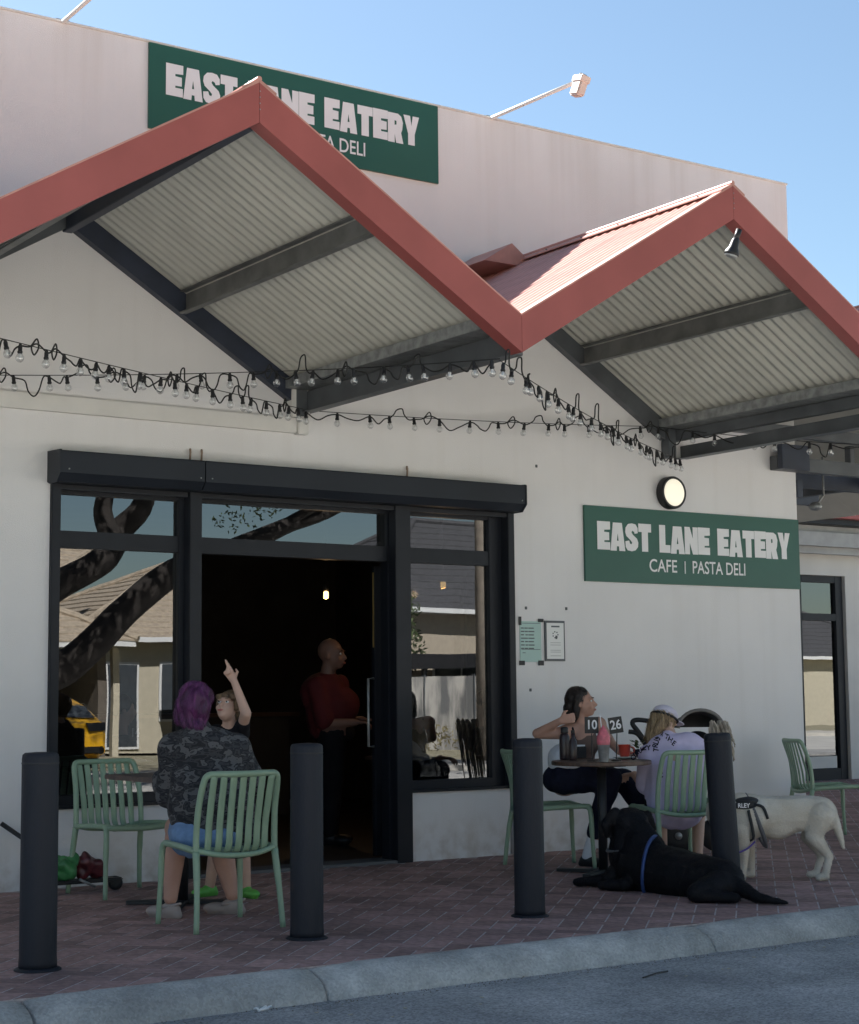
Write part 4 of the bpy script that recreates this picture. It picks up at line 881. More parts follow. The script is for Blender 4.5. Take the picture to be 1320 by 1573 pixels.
# extended index finger
ib = wr+hd_*.066-VR*.010; body += [('c', ib, .0095, at(350, 1024, D-.10), .0085), ('c', at(350, 1024, D-.10), .0085, at(346.5, 1014, D-.11), .007)]
body += hand(at(318, 1185, D-.22), -VR*.5-VF*.6, -Z, .8)
fuse('body', body, .007, M['skin2'], pc, 2)
fuse('shirt', [('c', at(353, 1142, D+.03), .115, at(357, 1200, D+.05), .118), ('c', sLf-V((0, 0, .01)), .062, sR-V((0, 0, .01)), .062), ('c', sR, .055, sR.lerp(el, .45), .050), ('c', sLf, .055, at(331, 1150, D), .052)], .01, M['black'], pc, 3, .01, 14)
fuse('shorts', [('c', hip-VR*.05, .095, (hip-VR*.05).lerp(knL, .7), .075), ('c', hip+VR*.05, .095, (hip+VR*.05).lerp(knR, .7), .075)], .01, M['navy'], pc, 3)
B = basis(fd, cup); Hh = lambda x, y, z: hc+B @ V((x, y, z))*.9
_h = fuse('hair', [('e', Hh(0, -.022, .042), (.074, .086, .082), B), ('c', Hh(-.055, .062, .052), .021, Hh(.055, .062, .052), .021), ('c', Hh(-.064, .03, .045), .021, Hh(-.072, .012, -.012), .014), ('c', Hh(.064, .03, .045), .021, Hh(.072, .012, -.012), .014), ('e', Hh(0, -.05, -.01), (.062, .05, .06), B)], .006, M['hbrown'], pc, 2, .012, 40); strands('hair_strands', _h, 900, .045, .0018, M['hbrown'], pc, 4, .004)
face(pc, hc, fd, .9, M['hbrown'], lipm, cup)
gcl = mat('lime_clog', (.13, .46, .08), .5)
fuse('shoe', shoe(V((ftL.x, ftL.y, 0)), -VF*.6-VR*.5, .85), .008, gcl, pc, 2); fuse('shoe', shoe(V((ftR.x, ftR.y, 0)), -VF*.7+VR*.5, .85), .008, gcl, pc, 2)
# ---- man in red inside
D = 14.6
pm = person('bald man in a red polo shirt standing in the dark doorway', at(508, 1180, D)*1)
pm.location.z = .018; hc = at(509, 1006, D); fd = VR*.9-VF*.25
ft = V((pm.location.x, pm.location.y, .018)); hp_ = at(512, 1125, D); shn = at(487, 1056, D-.10); shf = at(520, 1054, D+.14)
body = head(hc, fd, 1.16)+[('c', hc-V((0, 0, .06))-fd*.015, .06, at(502, 1046, D), .07), ('e', at(500, 1075, D), (.14, .14, .18), basis(fd)), ('e', at(512, 1090, D), (.15, .15, .15), basis(fd)), ('c', hp_-VF*.08, .13, hp_+VF*.08, .13),
       ('c', shn, .065, at(500, 1112, D-.2), .05), ('c', at(500, 1112, D-.2), .05, at(545, 1110, D-.14), .034), ('c', shf, .065, at(520, 1112, D+.2), .05), ('c', at(520, 1112, D+.2), .05, at(556, 1106, D+.1), .034)]
for s in (-1, 1):
    h0 = hp_+VF*(.09*s); k0 = V((ft.x, ft.y, .5))+VF*(.09*s)+VR*.02; f0 = V((ft.x, ft.y, .09))+VF*(.1*s); body += [('c', h0, .10, k0, .07), ('c', k0, .06, f0, .04)]
body += hand(at(545, 1110, D-.14), VR, -Z, 1) + hand(at(556, 1106, D+.1), VR, -Z, 1, side=-1)
fuse('body', body, .012, mat('dimmed_skin', (.20, .11, .085), .55, .06), pm, 3)  # dimness of the doorway put into the skin colour
redc = mat('dimmed_red_polo', (.085, .005, .008), .85, .1)  # red darkened in the cloth colour for the dim doorway
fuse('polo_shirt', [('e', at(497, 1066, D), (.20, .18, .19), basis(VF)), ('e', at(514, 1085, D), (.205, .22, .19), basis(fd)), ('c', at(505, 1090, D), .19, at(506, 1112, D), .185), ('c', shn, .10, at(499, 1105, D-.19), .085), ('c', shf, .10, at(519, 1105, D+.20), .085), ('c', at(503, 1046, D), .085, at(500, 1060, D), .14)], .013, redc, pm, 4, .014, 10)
tr = []
for s in (-1, 1):
    h0 = hp_+VF*(.09*s); k0 = V((ft.x, ft.y, .5))+VF*(.09*s)+VR*.02; f0 = V((ft.x, ft.y, .13))+VF*(.1*s); tr += [('c', h0, .125, k0, .09), ('c', k0, .085, f0, .065)]
fuse('trousers', tr+[('e', hp_, (.19, .16, .12), basis(VF))], .013, M['black'], pm, 3)
for s in (-1, 1): fuse('shoe', shoe(V((ft.x, ft.y, .018))+VF*(.1*s), fd, 1.1), .01, M['blackmetal'], pm, 2)
face(pm, hc, fd, 1.16, M['hdark'], lipm)
# ---- dark haired woman at the right table
D = 12.75
p2 = person('dark haired woman in a brown singlet and navy trousers sitting at the right table', (7.95, -.98, 0))
hc = at(893, 1080, D); fd = VR*.93-VF*.22+Z*.10
nk = at(891, 1112, D); sl_ = at(868, 1126, D-.10); sr_ = at(920, 1113, D+.13); hp2 = at(868, 1196, D)
eL = at(826, 1127, D-.06); wL = at(860, 1108, D-.16); eR = at(938, 1140, D+.12); wR = at(952, 1155, D-.12)
k1 = at(938, 1196, D-.18); f1 = V((az_(903, 1318, .06).x, az_(903, 1318, .06).y, .07)); k2 = at(958, 1198, D+.12); f2 = at(985, 1240, D+.05)
body = head(hc, fd, .98)+[('c', hc-V((0, 0, .05)), .046, nk-V((0, 0, .03)), .055), ('c', sl_, .06, sr_, .06), ('e', at(893, 1138, D), (.13, .11, .14), basis(VR)), ('c', at(890, 1150, D), .11, hp2, .13),
       ('c', sl_, .048, eL, .040), ('c', eL, .038, wL, .026), ('c', sr_, .048, eR, .038), ('c', eR, .036, wR, .026), ('c', hp2-VF*.08, .10, k1, .07), ('c', hp2+VF*.08, .10, k2, .07), ('c', k1, .06, f1, .038), ('c', k2, .06, f2, .04)]
body += hand(wL, VR*.9+Z*.2, VF, 1, (1.3, 1.4, 1.5, 1.5)) + hand(wR, -VF*.5+VR*.4, -Z, 1, (.6, .7, .8, .9))
fuse('body', body, .009, M['skin'], p2, 3)
fuse('singlet', [('e', at(894, 1143, D), (.145, .128, .12), basis(VR)), ('c', at(892, 1142, D), .130, at(884, 1172, D), .140), ('c', at(884, 1120, D-.04), .045, at(890, 1140, D-.05), .08), ('c', at(908, 1116, D+.08), .04, at(900, 1140, D+.05), .08)], .010, mat('brown_singlet', (.13, .085, .07), .85), p2, 3, .008, 16)
for a_, b_ in ((at(880, 1120, D-.12), at(884, 1140, D-.14)), (at(905, 1112, D+.02), at(904, 1134, D-.09))): obj('shoulder_strap', tube(bmn(), smooth_path([a_+VF*.10+Z*.02, a_, b_], 4), .010, 6), M['black'], p2, True)
fuse('white_top_hem', [('e', at(879, 1175, D), (.175, .165, .06), basis(VR)), ('c', at(868, 1168, D), .13, at(880, 1172, D), .13)], .010, M['white'], p2, 2, .01, 16)
fuse('trousers', [('c', hp2-VF*.08, .115, k1, .088), ('c', hp2+VF*.08, .115, k2, .085), ('e', hp2, (.15, .17, .12), basis(VR)), ('c', k1, .084, k1.lerp(f1, .70), .058), ('c', k2, .082, f2, .065)], .011, M['navy'], p2, 4, .010, 14)
B = basis(fd); Hh = lambda x, y, z: hc+B @ V((x, y, z))
_h = fuse('hair', [('e', Hh(0, -.026, .042), (.082, .094, .086), B), ('e', Hh(0, -.062, -.02), (.068, .062, .085), B), ('c', Hh(.0, -.072, -.03), .064, Hh(0, -.085, -.17), .044), ('c', Hh(-.068, -.02, .02), .024, Hh(-.07, -.04, -.09), .022), ('c', Hh(.068, -.02, .02), .024, Hh(.07, -.04, -.09), .022)], .007, M['hdark'], p2, 3, .008, 30); strands('hair_strands', _h, 1300, .09, .0018, M['hdark'], p2, 5, .004)
face(p2, hc, fd, .98, M['hdark'], lipm)
fuse('shoe', shoe(V((f1.x, f1.y, 0)), VR*.6-VF*.4, .95), .008, M['blackmetal'], p2, 2); fuse('sock', [('c', f1+V((0, 0, .0)), .043, f1.lerp(k1, .22), .045)], .008, M['white'], p2, 2)
fuse('shoe', shoe(f2-V((0, 0, .04)), VR*.8, .95), .008, M['blackmetal'], p2, 2)
# ---- person in lavender shirt
D = 12.35
p3 = person('seated person in a lavender printed shirt and pale cap, back to the camera', (8.5, -1.7, 0))
hc = at(1020, 1112, D+.12); fd = VR*.72+VF*.62-Z*.42; fup = (Z*.9+VR*.3+VF*.25)
sl3 = at(999, 1160, D); sr3 = at(1078, 1152, D+.02); hp3 = at(1036, 1236, D-.05)
e3 = at(993, 1212, D+.05); w3 = at(975, 1190, D+.28); e4 = at(1090, 1205, D+.06); w4 = at(1060, 1180, D+.36)
k3 = at(1012, 1236, D+.42); k4 = at(1072, 1238, D+.42); f3 = at(1018, 1312, D+.32); f4 = at(1072, 1312, D+.25); f3.z = .07; f4.z = .07
body = head(hc, fd, 1, fup)+[('c', hc-V((0, 0, .04)), .05, at(1030, 1134, D+.05), .06), ('c', at(1036, 1165, D), .14, hp3, .15), ('c', sl3, .06, e3, .045), ('c', e3, .042, w3, .028), ('c', sr3, .06, e4, .045), ('c', e4, .042, w4, .028),
       ('c', hp3-VR*.09, .10, k3, .075), ('c', hp3+VR*.09, .10, k4, .075), ('c', k3, .062, f3, .038), ('c', k4, .062, f4, .038)]
body += hand(w3, VF*.7-VR*.4, -Z, 1) + hand(w4, VF, -Z, 1, side=-1)
fuse('body', body, .010, M['skin2'], p3, 3)
lav = mat('lavender_cloth', (.60, .53, .72), .85, .05, 12)
shirt = fuse('shirt', [('e', at(1038, 1162, D), (.215, .14, .15), basis(VF)), ('c', at(1015, 1150, D), .10, at(1062, 1146, D+.02), .10), ('c', at(1025, 1185, D-.02), .16, at(1028, 1238, D-.06), .165), ('c', at(1048, 1185, D-.02), .16, at(1048, 1238, D-.06), .165), ('c', at(1028, 1136, D+.04), .07, at(1032, 1150, D), .12),
        ('c', sl3, .082, sl3.lerp(e3, .85), .080), ('c', sr3, .082, sr3.lerp(e4, .85), .080)], .011, lav, p3, 4, .014, 9)
fuse('shorts', [('c', hp3-VR*.09, .125, k3, .095), ('c', hp3+VR*.09, .125, k4, .095)], .012, M['black'], p3, 3)
B = basis(fd, fup); Hh = lambda x, y, z: hc+B @ V((x, y, z))
_h = fuse('hair', [('e', Hh(0, -.022, .03), (.084, .094, .086), B), ('c', Hh(-.06, -.03, .0), .035, Hh(-.075, -.03, -.12), .028), ('c', Hh(-.02, -.07, -.02), .045, Hh(-.045, -.06, -.13), .035), ('c', Hh(.03, -.06, -.02), .04, Hh(.0, -.06, -.11), .03)], .007, M['hblond'], p3, 2, .014, 30); strands('hair_strands', _h, 1300, .09, .002, M['hblond'], p3, 6, .008)
cap = mat('pale_cap', (.62, .58, .68), .8)
fuse('cap', [('e', Hh(0, -.01, .072), (.090, .10, .062), B)], .008, cap, p3, 2)
fuse('cap_visor', [('e', Hh(0, .115, .058), (.07, .06, .010), B)], .006, cap, p3, 1)
obj('cap_band', tube(bmn(), [Hh(cos(a)*.093, -.01+sin(a)*.103, .045) for a in [radians(10+i*10) for i in range(-20, 17)]], .009, 6), M['blackmetal'], p3, True)
for f_ in (f3, f4): fuse('shoe', shoe(V((f_.x, f_.y, 0)), VF*.8, .95), .008, M['whiteplastic'], p3, 2)
# print on the shirt, laid onto the cloth
sm_ = shirt.data; bvh = BVHTree.FromPolygons([v.co + p3.location for v in sm_.vertices], [p.vertices for p in sm_.polygons])
pr_ = bmn()
def letter(c, u, v, ang, sz):
    b = text_bm(c, sz, sz*.025, .95); ca_, sa_ = cos(ang), sin(ang)
    bmesh.ops.triangulate(b, faces=b.faces)
    for w_ in b.verts:
        x, y = w_.co.x*ca_-w_.co.y*sa_, w_.co.x*sa_+w_.co.y*ca_
        o = at(u, v, D-1.2)+VR*x+Z*y; r = ray(u, v); h = bvh.ray_cast(at(u, v, 0)*1+V((0, 0, 0))+VR*0 if False else at(u, v, D-1.2)+VR*x+Z*y, VF)
        w_.co = (h[0]-VF*.004) if h[0] else o+VF*1.0
    tm = bpy.data.meshes.new('x'); b.to_mesh(tm); b.free(); pr_.from_mesh(tm); bpy.data.meshes.remove(tm)
arc = [('O', 1001, 1172, 30), ('U', 1005, 1167, 25), ('R', 1010, 1162, 20), ('N', 1017, 1159, 10), ('E', 1024, 1157, 5), ('Y', 1031, 1157, 0), ('T', 1043, 1160, 80), ('R', 1042, 1153, 75), ('U', 1044, 1147, 70), ('S', 1047, 1141, 62), ('T', 1052, 1135, 50), ('T', 1062, 1138, -25), ('H', 1067, 1143, -32), ('E', 1072, 1149, -40), ('C', 1048, 1202, 0)]
for c, u, v, a in arc: letter(c, u, v, radians(a), .050)
obj('shirt_print', pr_, M['navy'], p3)

# ---- stroller behind
st = thing('stroller', 'dark stroller with beige rimmed hood parked against the wall behind the table', 'stroller', (9.7, -.75, 0))
D = 13.6; hcs = at(1072, 1118, D)
bm = bmn(); n = 14; rows = []
for i in range(n+1):
    a = pi*i/n; rows.append([hcs+VR*(cos(a)*.175+k*0)+VF*(k*.13-.16)+Z*(sin(a)*.14*(1-.10*k)) for k in range(4)])
for k in range(4): pass
vs2 = [[bm.verts.new(p) for p in r] for r in rows]
for a, b in zip(vs2, vs2[1:]):
    for k in range(3): bm.faces.new((a[k], b[k], b[k+1], a[k+1]))
bk = [r[-1] for r in vs2]; bm.faces.new(bk)
hood = obj('hood', bm, mat('charcoal_cloth', (.05, .048, .048), .85, .2), st, True)
obj('hood_rim', tube(bmn(), [r[0] for r in rows], .014, 8), mat('taupe_trim', (.22, .20, .185), .7), st, True)
fuse('seat_shell', [('c', at(1072, 1150, D-.02), .14, at(1050, 1205, D), .15), ('c', at(1050, 1205, D), .12, at(1015, 1200, D), .08)], .014, M['black'], st, 4)
obj('handle', tube(bmn(), smooth_path([at(1018, 1180, D), at(985, 1130, D), at(972, 1112, D), at(978, 1106, D), at(1000, 1108, D)], 5), .020, 8), M['blackmetal'], st, True)
obj('handle', tube(bmn(), smooth_path([at(996, 1150, D), at(980, 1128, D), at(966, 1124, D)], 5), .018, 8), M['blackmetal'], st, True)
for u, dd_ in ((1042, 0), (1100, .1), (1035, .45)):
    c = at(u, 1284, D+dd_); c.z = .13
    w = obj('wheel', lathe(bmn(), c-VF*.02, [(.05, 0), (.125, .0), (.13, .006), (.13, .036), (.125, .042), (.05, .042)], 28, VF), M['blackmetal'], st, True)
    obj('hub', lathe(bmn(), c-VF*.03, [(.03, 0), (.03, .06)], 14, VF), M['galv'], w, True)
for a, b in ((at(1040, 1220, D), at(1042, 1284, D)), (at(1075, 1220, D), at(1100, 1284, D+.1)), (at(1050, 1220, D+.2), at(1035, 1280, D+.45))): b = V((b.x, b.y, .13)); obj('frame_tube', tube(bmn(), [a, b], .014, 8), M['galv'], st, True)
# fringed blanket hanging from the stroller hood
bl = bmn(); rnd = random.Random(4); D = 12.9
for k in range(70):
    u0 = 1098+rnd.uniform(-8, 20); v0 = 1106+rnd.uniform(0, 14); L_ = rnd.uniform(60, 130) if u0 < 1112 else rnd.uniform(25, 60); dd_ = D+rnd.uniform(-.08, .10); pts = []; ph = rnd.uniform(0, 6); am = rnd.uniform(.5, 1.6)
    for j in range(9):
        f = j/8; pts.append(at(u0+sin(ph+f*13)*am+12*f*(1 if u0 > 1105 else .9), v0+L_*f, dd_))
    tube(bl, pts, [.008*(1-.5*j/8) for j in range(9)], 5)
tag(obj('fringed_blanket', bl, mat('beige_fringe', (.42, .36, .29), .85, .3, 20), None, True), 'beige curly fringed throw hanging behind the leaning bollard', 'blanket')

# ================================================================== DOGS
labm = mat('cream_fur', (.80, .76, .68), .8, .0, 6, .7, 120, col2=(.60, .53, .43), lo=.25, hi=.75)
D = 11.55
lab = thing('dog', 'pale cream labrador standing in a black harness behind the leaning bollard', 'dog', (8.6, -2.6, 0))
A_ = lambda u, v, dd=0: at(u, v, D+dd)
island(labm, .07)
G_ = lambda u, v, dd, z: V((A_(u, v, dd).x, A_(u, v, dd).y, z))
lb = [('e', A_(1152, 1254), (.165, .125, .150), basis(VF)), ('e', A_(1190, 1258), (.18, .118, .135), basis(VF)), ('e', A_(1225, 1252), (.16, .108, .112), basis(VF)), ('e', A_(1258, 1252), (.125, .112, .125), basis(VF)), ('c', A_(1138, 1240), .10, A_(1112, 1245, .06), .085),
      ('c', A_(1165, 1252), .132, A_(1250, 1248), .112), ('e', A_(1136, 1275), (.095, .095, .10), basis(VF)),
      # head lowered to the left behind the bollard
      ('c', A_(1105, 1243, .05), .08, A_(1104, 1245, .2), .078), ('e', A_(1103, 1243, .25), (.08, .095, .075), basis(VF)), ('c', A_(1103, 1250, .32), .05, A_(1102, 1258, .45), .035), ('e', A_(1088, 1250, .24), (.014, .03, .05), basis(VF)), ('e', A_(1117, 1250, .24), (.014, .03, .05), basis(VF)),
      # forelegs
      ('c', A_(1141, 1275, -.07), .058, A_(1143, 1312, -.07), .036), ('c', A_(1143, 1312, -.07), .034, G_(1141, 1340, -.07, .05), .027), ('c', G_(1141, 1340, -.07, .026), .028, G_(1134, 1343, -.09, .024), .026),
      ('c', A_(1146, 1275, .10), .055, A_(1152, 1305, .12), .034), ('c', A_(1152, 1305, .12), .032, G_(1154, 1322, .14, .05), .027), ('c', G_(1154, 1325, .14, .026), .028, G_(1147, 1327, .14, .024), .026),
      # near hind leg: thigh, knee forward, hock back, shank, paw
      ('c', A_(1260, 1255, -.07), .095, A_(1250, 1283, -.08), .060), ('c', A_(1250, 1283, -.08), .056, A_(1274, 1316, -.08), .030), ('c', A_(1274, 1316, -.08), .028, G_(1269, 1342, -.10, .05), .024), ('c', G_(1268, 1346, -.10, .026), .028, G_(1258, 1348, -.12, .022), .025),
      ('c', A_(1255, 1258, .08), .085, A_(1243, 1285, .09), .055), ('c', A_(1243, 1285, .09), .050, A_(1263, 1314, .10), .029), ('c', A_(1263, 1314, .10), .027, G_(1255, 1335, .10, .05), .023), ('c', G_(1254, 1338, .10, .026), .027, G_(1244, 1339, .09, .022), .024),
      ('c', A_(1270, 1238), .040, A_(1283, 1262), .033), ('c', A_(1283, 1262), .033, A_(1291, 1285), .024), ('c', A_(1291, 1285), .024, A_(1296, 1304), .010),
      ('e', A_(1222, 1272), (.03, .02, .02), basis(VF))]
lab_body = fuse('body', lb, .009, labm, lab, 8, .004, 14); strands('coat', lab_body, 14000, .018, .0018, labm, lab, 7, .003, VR*.8-Z*.5, 2, .25)
hr = mat('harness_webbing', (.02, .022, .026), .7)
fuse('saddle', [('e', A_(1146, 1230, -.02), (.09, .105, .030), basis(VF)), ('e', A_(1144, 1238, -.095), (.085, .028, .024), basis(VF))], .008, hr, lab, 2)
ring = []
for k in range(25):
    a = 2*pi*k/24; c = A_(1152, 1254).lerp(A_(1168, 1268), .5-.5*sin(a)) ; ring.append(c+VF*(cos(a)*.128)+Z*(sin(a)*.142)+VR*(-.03*sin(a)))
obj('girth_strap', tube(bmn(), ring, .017, 6, 1, .4), mat('grey_webbing', (.14, .14, .15), .7), lab, True)
obj('chest_strap', tube(bmn(), smooth_path([A_(1150, 1245, -.13), A_(1158, 1285, -.12), A_(1150, 1292, -.06)], 5), .014, 6, 1, .5), hr, lab, True)
obj('leash', tube(bmn(), smooth_path([A_(1158, 1236, -.10), A_(1172, 1240, -.13), A_(1180, 1258, -.135)], 6), .010, 6), hr, lab, True)
obj('lead_tail', tube(bmn(), smooth_path([A_(1160, 1293, -.10), A_(1148, 1304, -.14), A_(1130, 1312, -.14)], 6), .006, 6), mat('purple_lead', (.12, .08, .35), .6), lab, True)
bh = text_bm('RLEY', .040, .0012, .9); obj('harness_text', put(bh, A_(1143, 1238, -.128), VR, Z), M['signwhite'], lab)
# ---- black dog lying
blk = mat('black_fur', (.006, .006, .008), .6, .0, 9, .6, 120, col2=(.010, .010, .013), spec=.2)
bd = thing('dog', 'black dog lying on the pavers in a blue harness with its head turned away', 'dog', (7.4, -2.7, 0))
D = 11.0; A2 = lambda u, v, dd=0: at(u, v, D+dd)
bb = [('e', A2(968, 1322, .15), (.13, .13, .17), basis(VF)), ('e', A2(985, 1340, .05), (.16, .14, .16), basis(VF)), ('c', A2(985, 1330, .05), .165, A2(1050, 1345, -.25), .16), ('c', A2(1050, 1345, -.25), .155, A2(1110, 1354, -.50), .135), ('e', A2(1112, 1362, -.55), (.13, .13, .105), basis(VF)),
      ('c', A2(968, 1312, .16), .145, A2(968, 1278, .2), .12), ('e', A2(968, 1263, .2), (.118, .12, .095), basis(VF)), ('c', A2(985, 1300, .08), .12, A2(1000, 1325, .0), .15), ('c', A2(975, 1270, .15), .09, A2(1000, 1305, .05), .10), ('c', A2(972, 1256, .28), .055, A2(978, 1262, .42), .04),
      ('c', A2(936, 1262, .20), .016, A2(934, 1280, .20), .026), ('c', A2(945, 1248, .18), .035, A2(930, 1268, .16), .034), ('c', A2(930, 1268, .16), .032, A2(932, 1284, .16), .018), ('c', A2(995, 1252, .22), .03, A2(1003, 1272, .22), .024),
      ('c', A2(958, 1330, .15), .07, A2(935, 1352, .10), .045), ('c', V((*A2(938, 1354, .10).xy, .05)), .045, V((*A2(893, 1356, .22).xy, .035)), .030), ('c', V((*A2(893, 1356, .22).xy, .032)), .03, V((*A2(886, 1357, .23).xy, .03)), .028),
      ('c', A2(985, 1335, .10), .06, V((*A2(960, 1360, -.10).xy, .05)), .04), ('c', V((*A2(960, 1360, -.10).xy, .045)), .04, V((*A2(925, 1362, -.02).xy, .035)), .03),
      ('c', A2(1105, 1362, -.6), .10, V((*A2(1070, 1375, -.72).xy, .06)), .06), ('c', V((*A2(1070, 1375, -.72).xy, .05)), .045, V((*A2(1130, 1380, -.78).xy, .035)), .032),
      ('c', V((*A2(1130, 1372, -.6).xy, .09)), .055, V((*A2(1165, 1385, -.78).xy, .035)), .034), ('c', V((*A2(1165, 1385, -.78).xy, .034)), .033, V((*A2(1208, 1389, -.88).xy, .016)), .014)]
bd_body = fuse('body', bb, .010, blk, bd, 4, .004, 20); strands('coat', bd_body, 14000, .020, .0018, island(blk, .6), bd, 8, .004, VR*.8-Z*.5, 2, .25)
blue = mat('blue_harness', (.03, .07, .22), .6)
ring = []
for k in range(25):
    a = 2*pi*k/24; c = A2(1000, 1332, -.02); ring.append(c+(VF*.8+VR*.35).normalized()*(cos(a)*.178)+Z*(sin(a)*.182)+VR*(sin(a)*.02))
obj('harness_strap', tube(bmn(), ring, .026, 8, 1, .45), blue, bd, True)
obj('collar', tube(bmn(), [A2(968, 1302, .18)+VR*(cos(a)*.148)+VF*(sin(a)*.145)+Z*(.02*cos(a)) for a in [2*pi*k/20 for k in range(21)]], .010, 6), M['steel'], bd, True)
fuse('harness_back', [('e', A2(1002, 1305, -.02), (.05, .05, .018), basis(VF))], .008, blue, bd, 2)
obj('lead', tube(bmn(), smooth_path([A2(1004, 1302, -.03), A2(1025, 1310, -.1), A2(1045, 1318, .1), A2(1075, 1322, .5)], 6), .006, 6), M['blackmetal'], bd, True)

# people inside, dim behind the glass
def inside(lab, u, v, D, fd):
    t = person(lab, at(u, v+60, D)); t.location.z = .018; hc = at(u, v, D); g = V((hc.x, hc.y, 0)); sh = hc-V((0, 0, .23)); hip = V((hc.x, hc.y, .52)); fd = V(fd); sd = fd.cross(Z)
    k_ = [hip+fd*.42+sd*(.1*s) for s in (-1, 1)]; f_ = [V((k.x, k.y, .08)) for k in k_]
    bdy = head(hc, fd, 1)+[('c', hc-V((0, 0, .05)), .055, sh, .06), ('c', sh-V((0, 0, .12)), .14, hip, .14)]
    clo = [('c', sh-V((0, 0, .10)), .16, hip, .16), ('c', sh-sd*.13-V((0, 0, .04)), .08, sh+sd*.13-V((0, 0, .04)), .08)]
    for s, k, f in ((-1, k_[0], f_[0]), (1, k_[1], f_[1])):
        e = sh+sd*(.20*s)-V((0, 0, .30))+fd*.05; w_ = e+fd*.24-sd*.06*s+V((0, 0, .03)); bdy += [('c', sh+sd*(.17*s)-V((0, 0, .04)), .055, e, .045), ('c', e, .042, w_, .03), ('c', hip+sd*.08*s, .09, k, .07), ('c', k, .06, f, .04)]+hand(w_, fd, -Z, 1, side=s)
        clo += [('c', sh+sd*(.17*s)-V((0, 0, .04)), .07, e, .06), ('c', e, .058, w_-fd*.03, .045), ('c', hip+sd*.08*s, .105, k, .085), ('c', k, .075, f, .055)]
    fuse('body', bdy, .013, M['skin'], t, 3); fuse('clothing', clo, .014, M['black'], t, 3, .01, 12)
    fuse('hair', [('e', hc+V((0, 0, .035))-fd*.02, (.088, .1, .09), basis(fd))], .009, M['hdark'], t, 2, .01, 30)
    for s, f in ((-1, f_[0]), (1, f_[1])): fuse('shoe', shoe(V((f.x, f.y, .018)), fd, 1), .01, M['blackmetal'], t, 1)
    bx_ = hip-V((0, 0, .16)); c = thing('bench_seat', 'dark stool inside under the '+('person behind the right window' if u > 400 else 'person behind the left window'), 'stool', (hip.x, hip.y, .018), 0, 'dark stools inside the cafe')
    obj('seat', lathe(bmn(), (hip.x, hip.y, 0), [(.17, .34), (.18, .35), (.18, .38), (.17, .39)], 24), M['wood'], c)
    for a in (45, 135, 225, 315): obj('leg', tube(bmn(), [V((hip.x, hip.y, .34))+V((cos(radians(a)), sin(radians(a)), 0))*.12, V((hip.x, hip.y, .02))+V((cos(radians(a)), sin(radians(a)), 0))*.17], .014, 8), M['blackmetal'], c, True)
inside('person in black sitting inside behind the right window', 742, 1082, 14.6, -VR)
inside('person in black sitting inside behind the left window', 186, 1090, 12.6, VR*.8+VF*.4)
t = thing('indoor_table', 'small dark table with bottles inside the right window', 'table', (8.3, .9, .018)); q = at(665, 1150, 14.4)
t.location = (q.x, q.y, .018)
bx('table_top', (q.x-.45, q.y-.35, .72), (q.x+.45, q.y+.35, .75), M['wood'], t, .004); obj('column', lathe(bmn(), (q.x, q.y, 0), [(.03, .02), (.03, .72)], 14), M['blackmetal'], t); obj('base_disc', lathe(bmn(), (q.x, q.y, 0), [(.22, .019), (.22, .03), (.04, .05)], 24), M['blackmetal'], t)
for k, (dx, dy, lab_) in enumerate(((-.25, -.1, 'dark carafe on the indoor table nearest the door'), (-.08, .05, 'dark bottle in the middle of the indoor table'), (.12, -.08, 'dark jug at the right end of the indoor table'))):
    c = V((q.x+dx, q.y+dy, .751)); b = thing('carafe', lab_, 'carafe', c, 0, 'carafes on the indoor table')
    obj('body', lathe(bmn(), c, [(.05, 0), (.055, .01), (.055, .12), (.03, .16), (.03, .2)], 18), M['blackmetal'], b, True); obj('stopper', lathe(bmn(), c, [(.018, .201), (.02, .23)], 12), M['galv'], b)
c = at(207, 1126, 12.4); t = thing('table_number', 'table number 14 standing inside the left window', 'table number', (c.x, c.y, .76), 0, 'table number signs')
bx('number_card', c+V((-.05, -.004, -.055)), c+V((.05, .004, .055)), M['blackmetal'], t); obj('number_print', put(text_bm('14', .085, .002, .85), c+V((0, -.006, 0)), (1, 0, 0), (0, 0, 1)), M['signwhite'], t)
obj('stem', tube(bmn(), [c-V((0, 0, .056)), V((c.x, c.y, .755))], .004, 6), M['blackmetal'], t)
t = thing('indoor_table', 'small dark table inside the left window under number 14', 'table', (c.x, c.y, .018)); bx('table_top', (c.x-.35, c.y-.15, .72), (c.x+.35, c.y+.5, .7535), M['wood'], t, .004); obj('column', lathe(bmn(), (c.x, c.y+.15, 0), [(.03, .02), (.03, .72)], 14), M['blackmetal'], t); obj('base_disc', lathe(bmn(), (c.x, c.y+.15, 0), [(.22, .019), (.22, .03), (.04, .05)], 24), M['blackmetal'], t)

# ================================================================== NEIGHBOURING BUILDING AT RIGHT
nb = thing('neighbouring_shop', 'cream shop set back beyond the corner with red gutter and dark glass door', 'building', (18, 6.35, 0))
Y2 = 6.35
bm = bmn(); box(bm, (11.9, Y2, -.1), (18.35, Y2+.3, 3.6)); box(bm, (19.30, Y2, -.1), (27, Y2+.3, 3.6)); box(bm, (18.35, Y2, 2.93), (19.30, Y2+.3, 3.6)); obj('front_wall', bm, M['side'], nb)
bx('parapet', (11.9, Y2+.005, 3.805), (27, Y2+.28, 5.4), M['side'], nb); bx('bulkhead', (11.9, Y2-.30, 3.22), (27, Y2-.001, 3.62), mat('grey_bulkhead', (.34, .34, .33), .6), nb, .10)  # parapet added to block sun leaking onto the pavers
bx('gutter_shadow_board', (11.9, Y2-.42, 3.625), (27, Y2-.0, 3.70), M['frame'], nb); bx('red_gutter', (11.9, Y2-.55, 3.701), (27, Y2-.40, 3.83), M['red'], nb, .01)
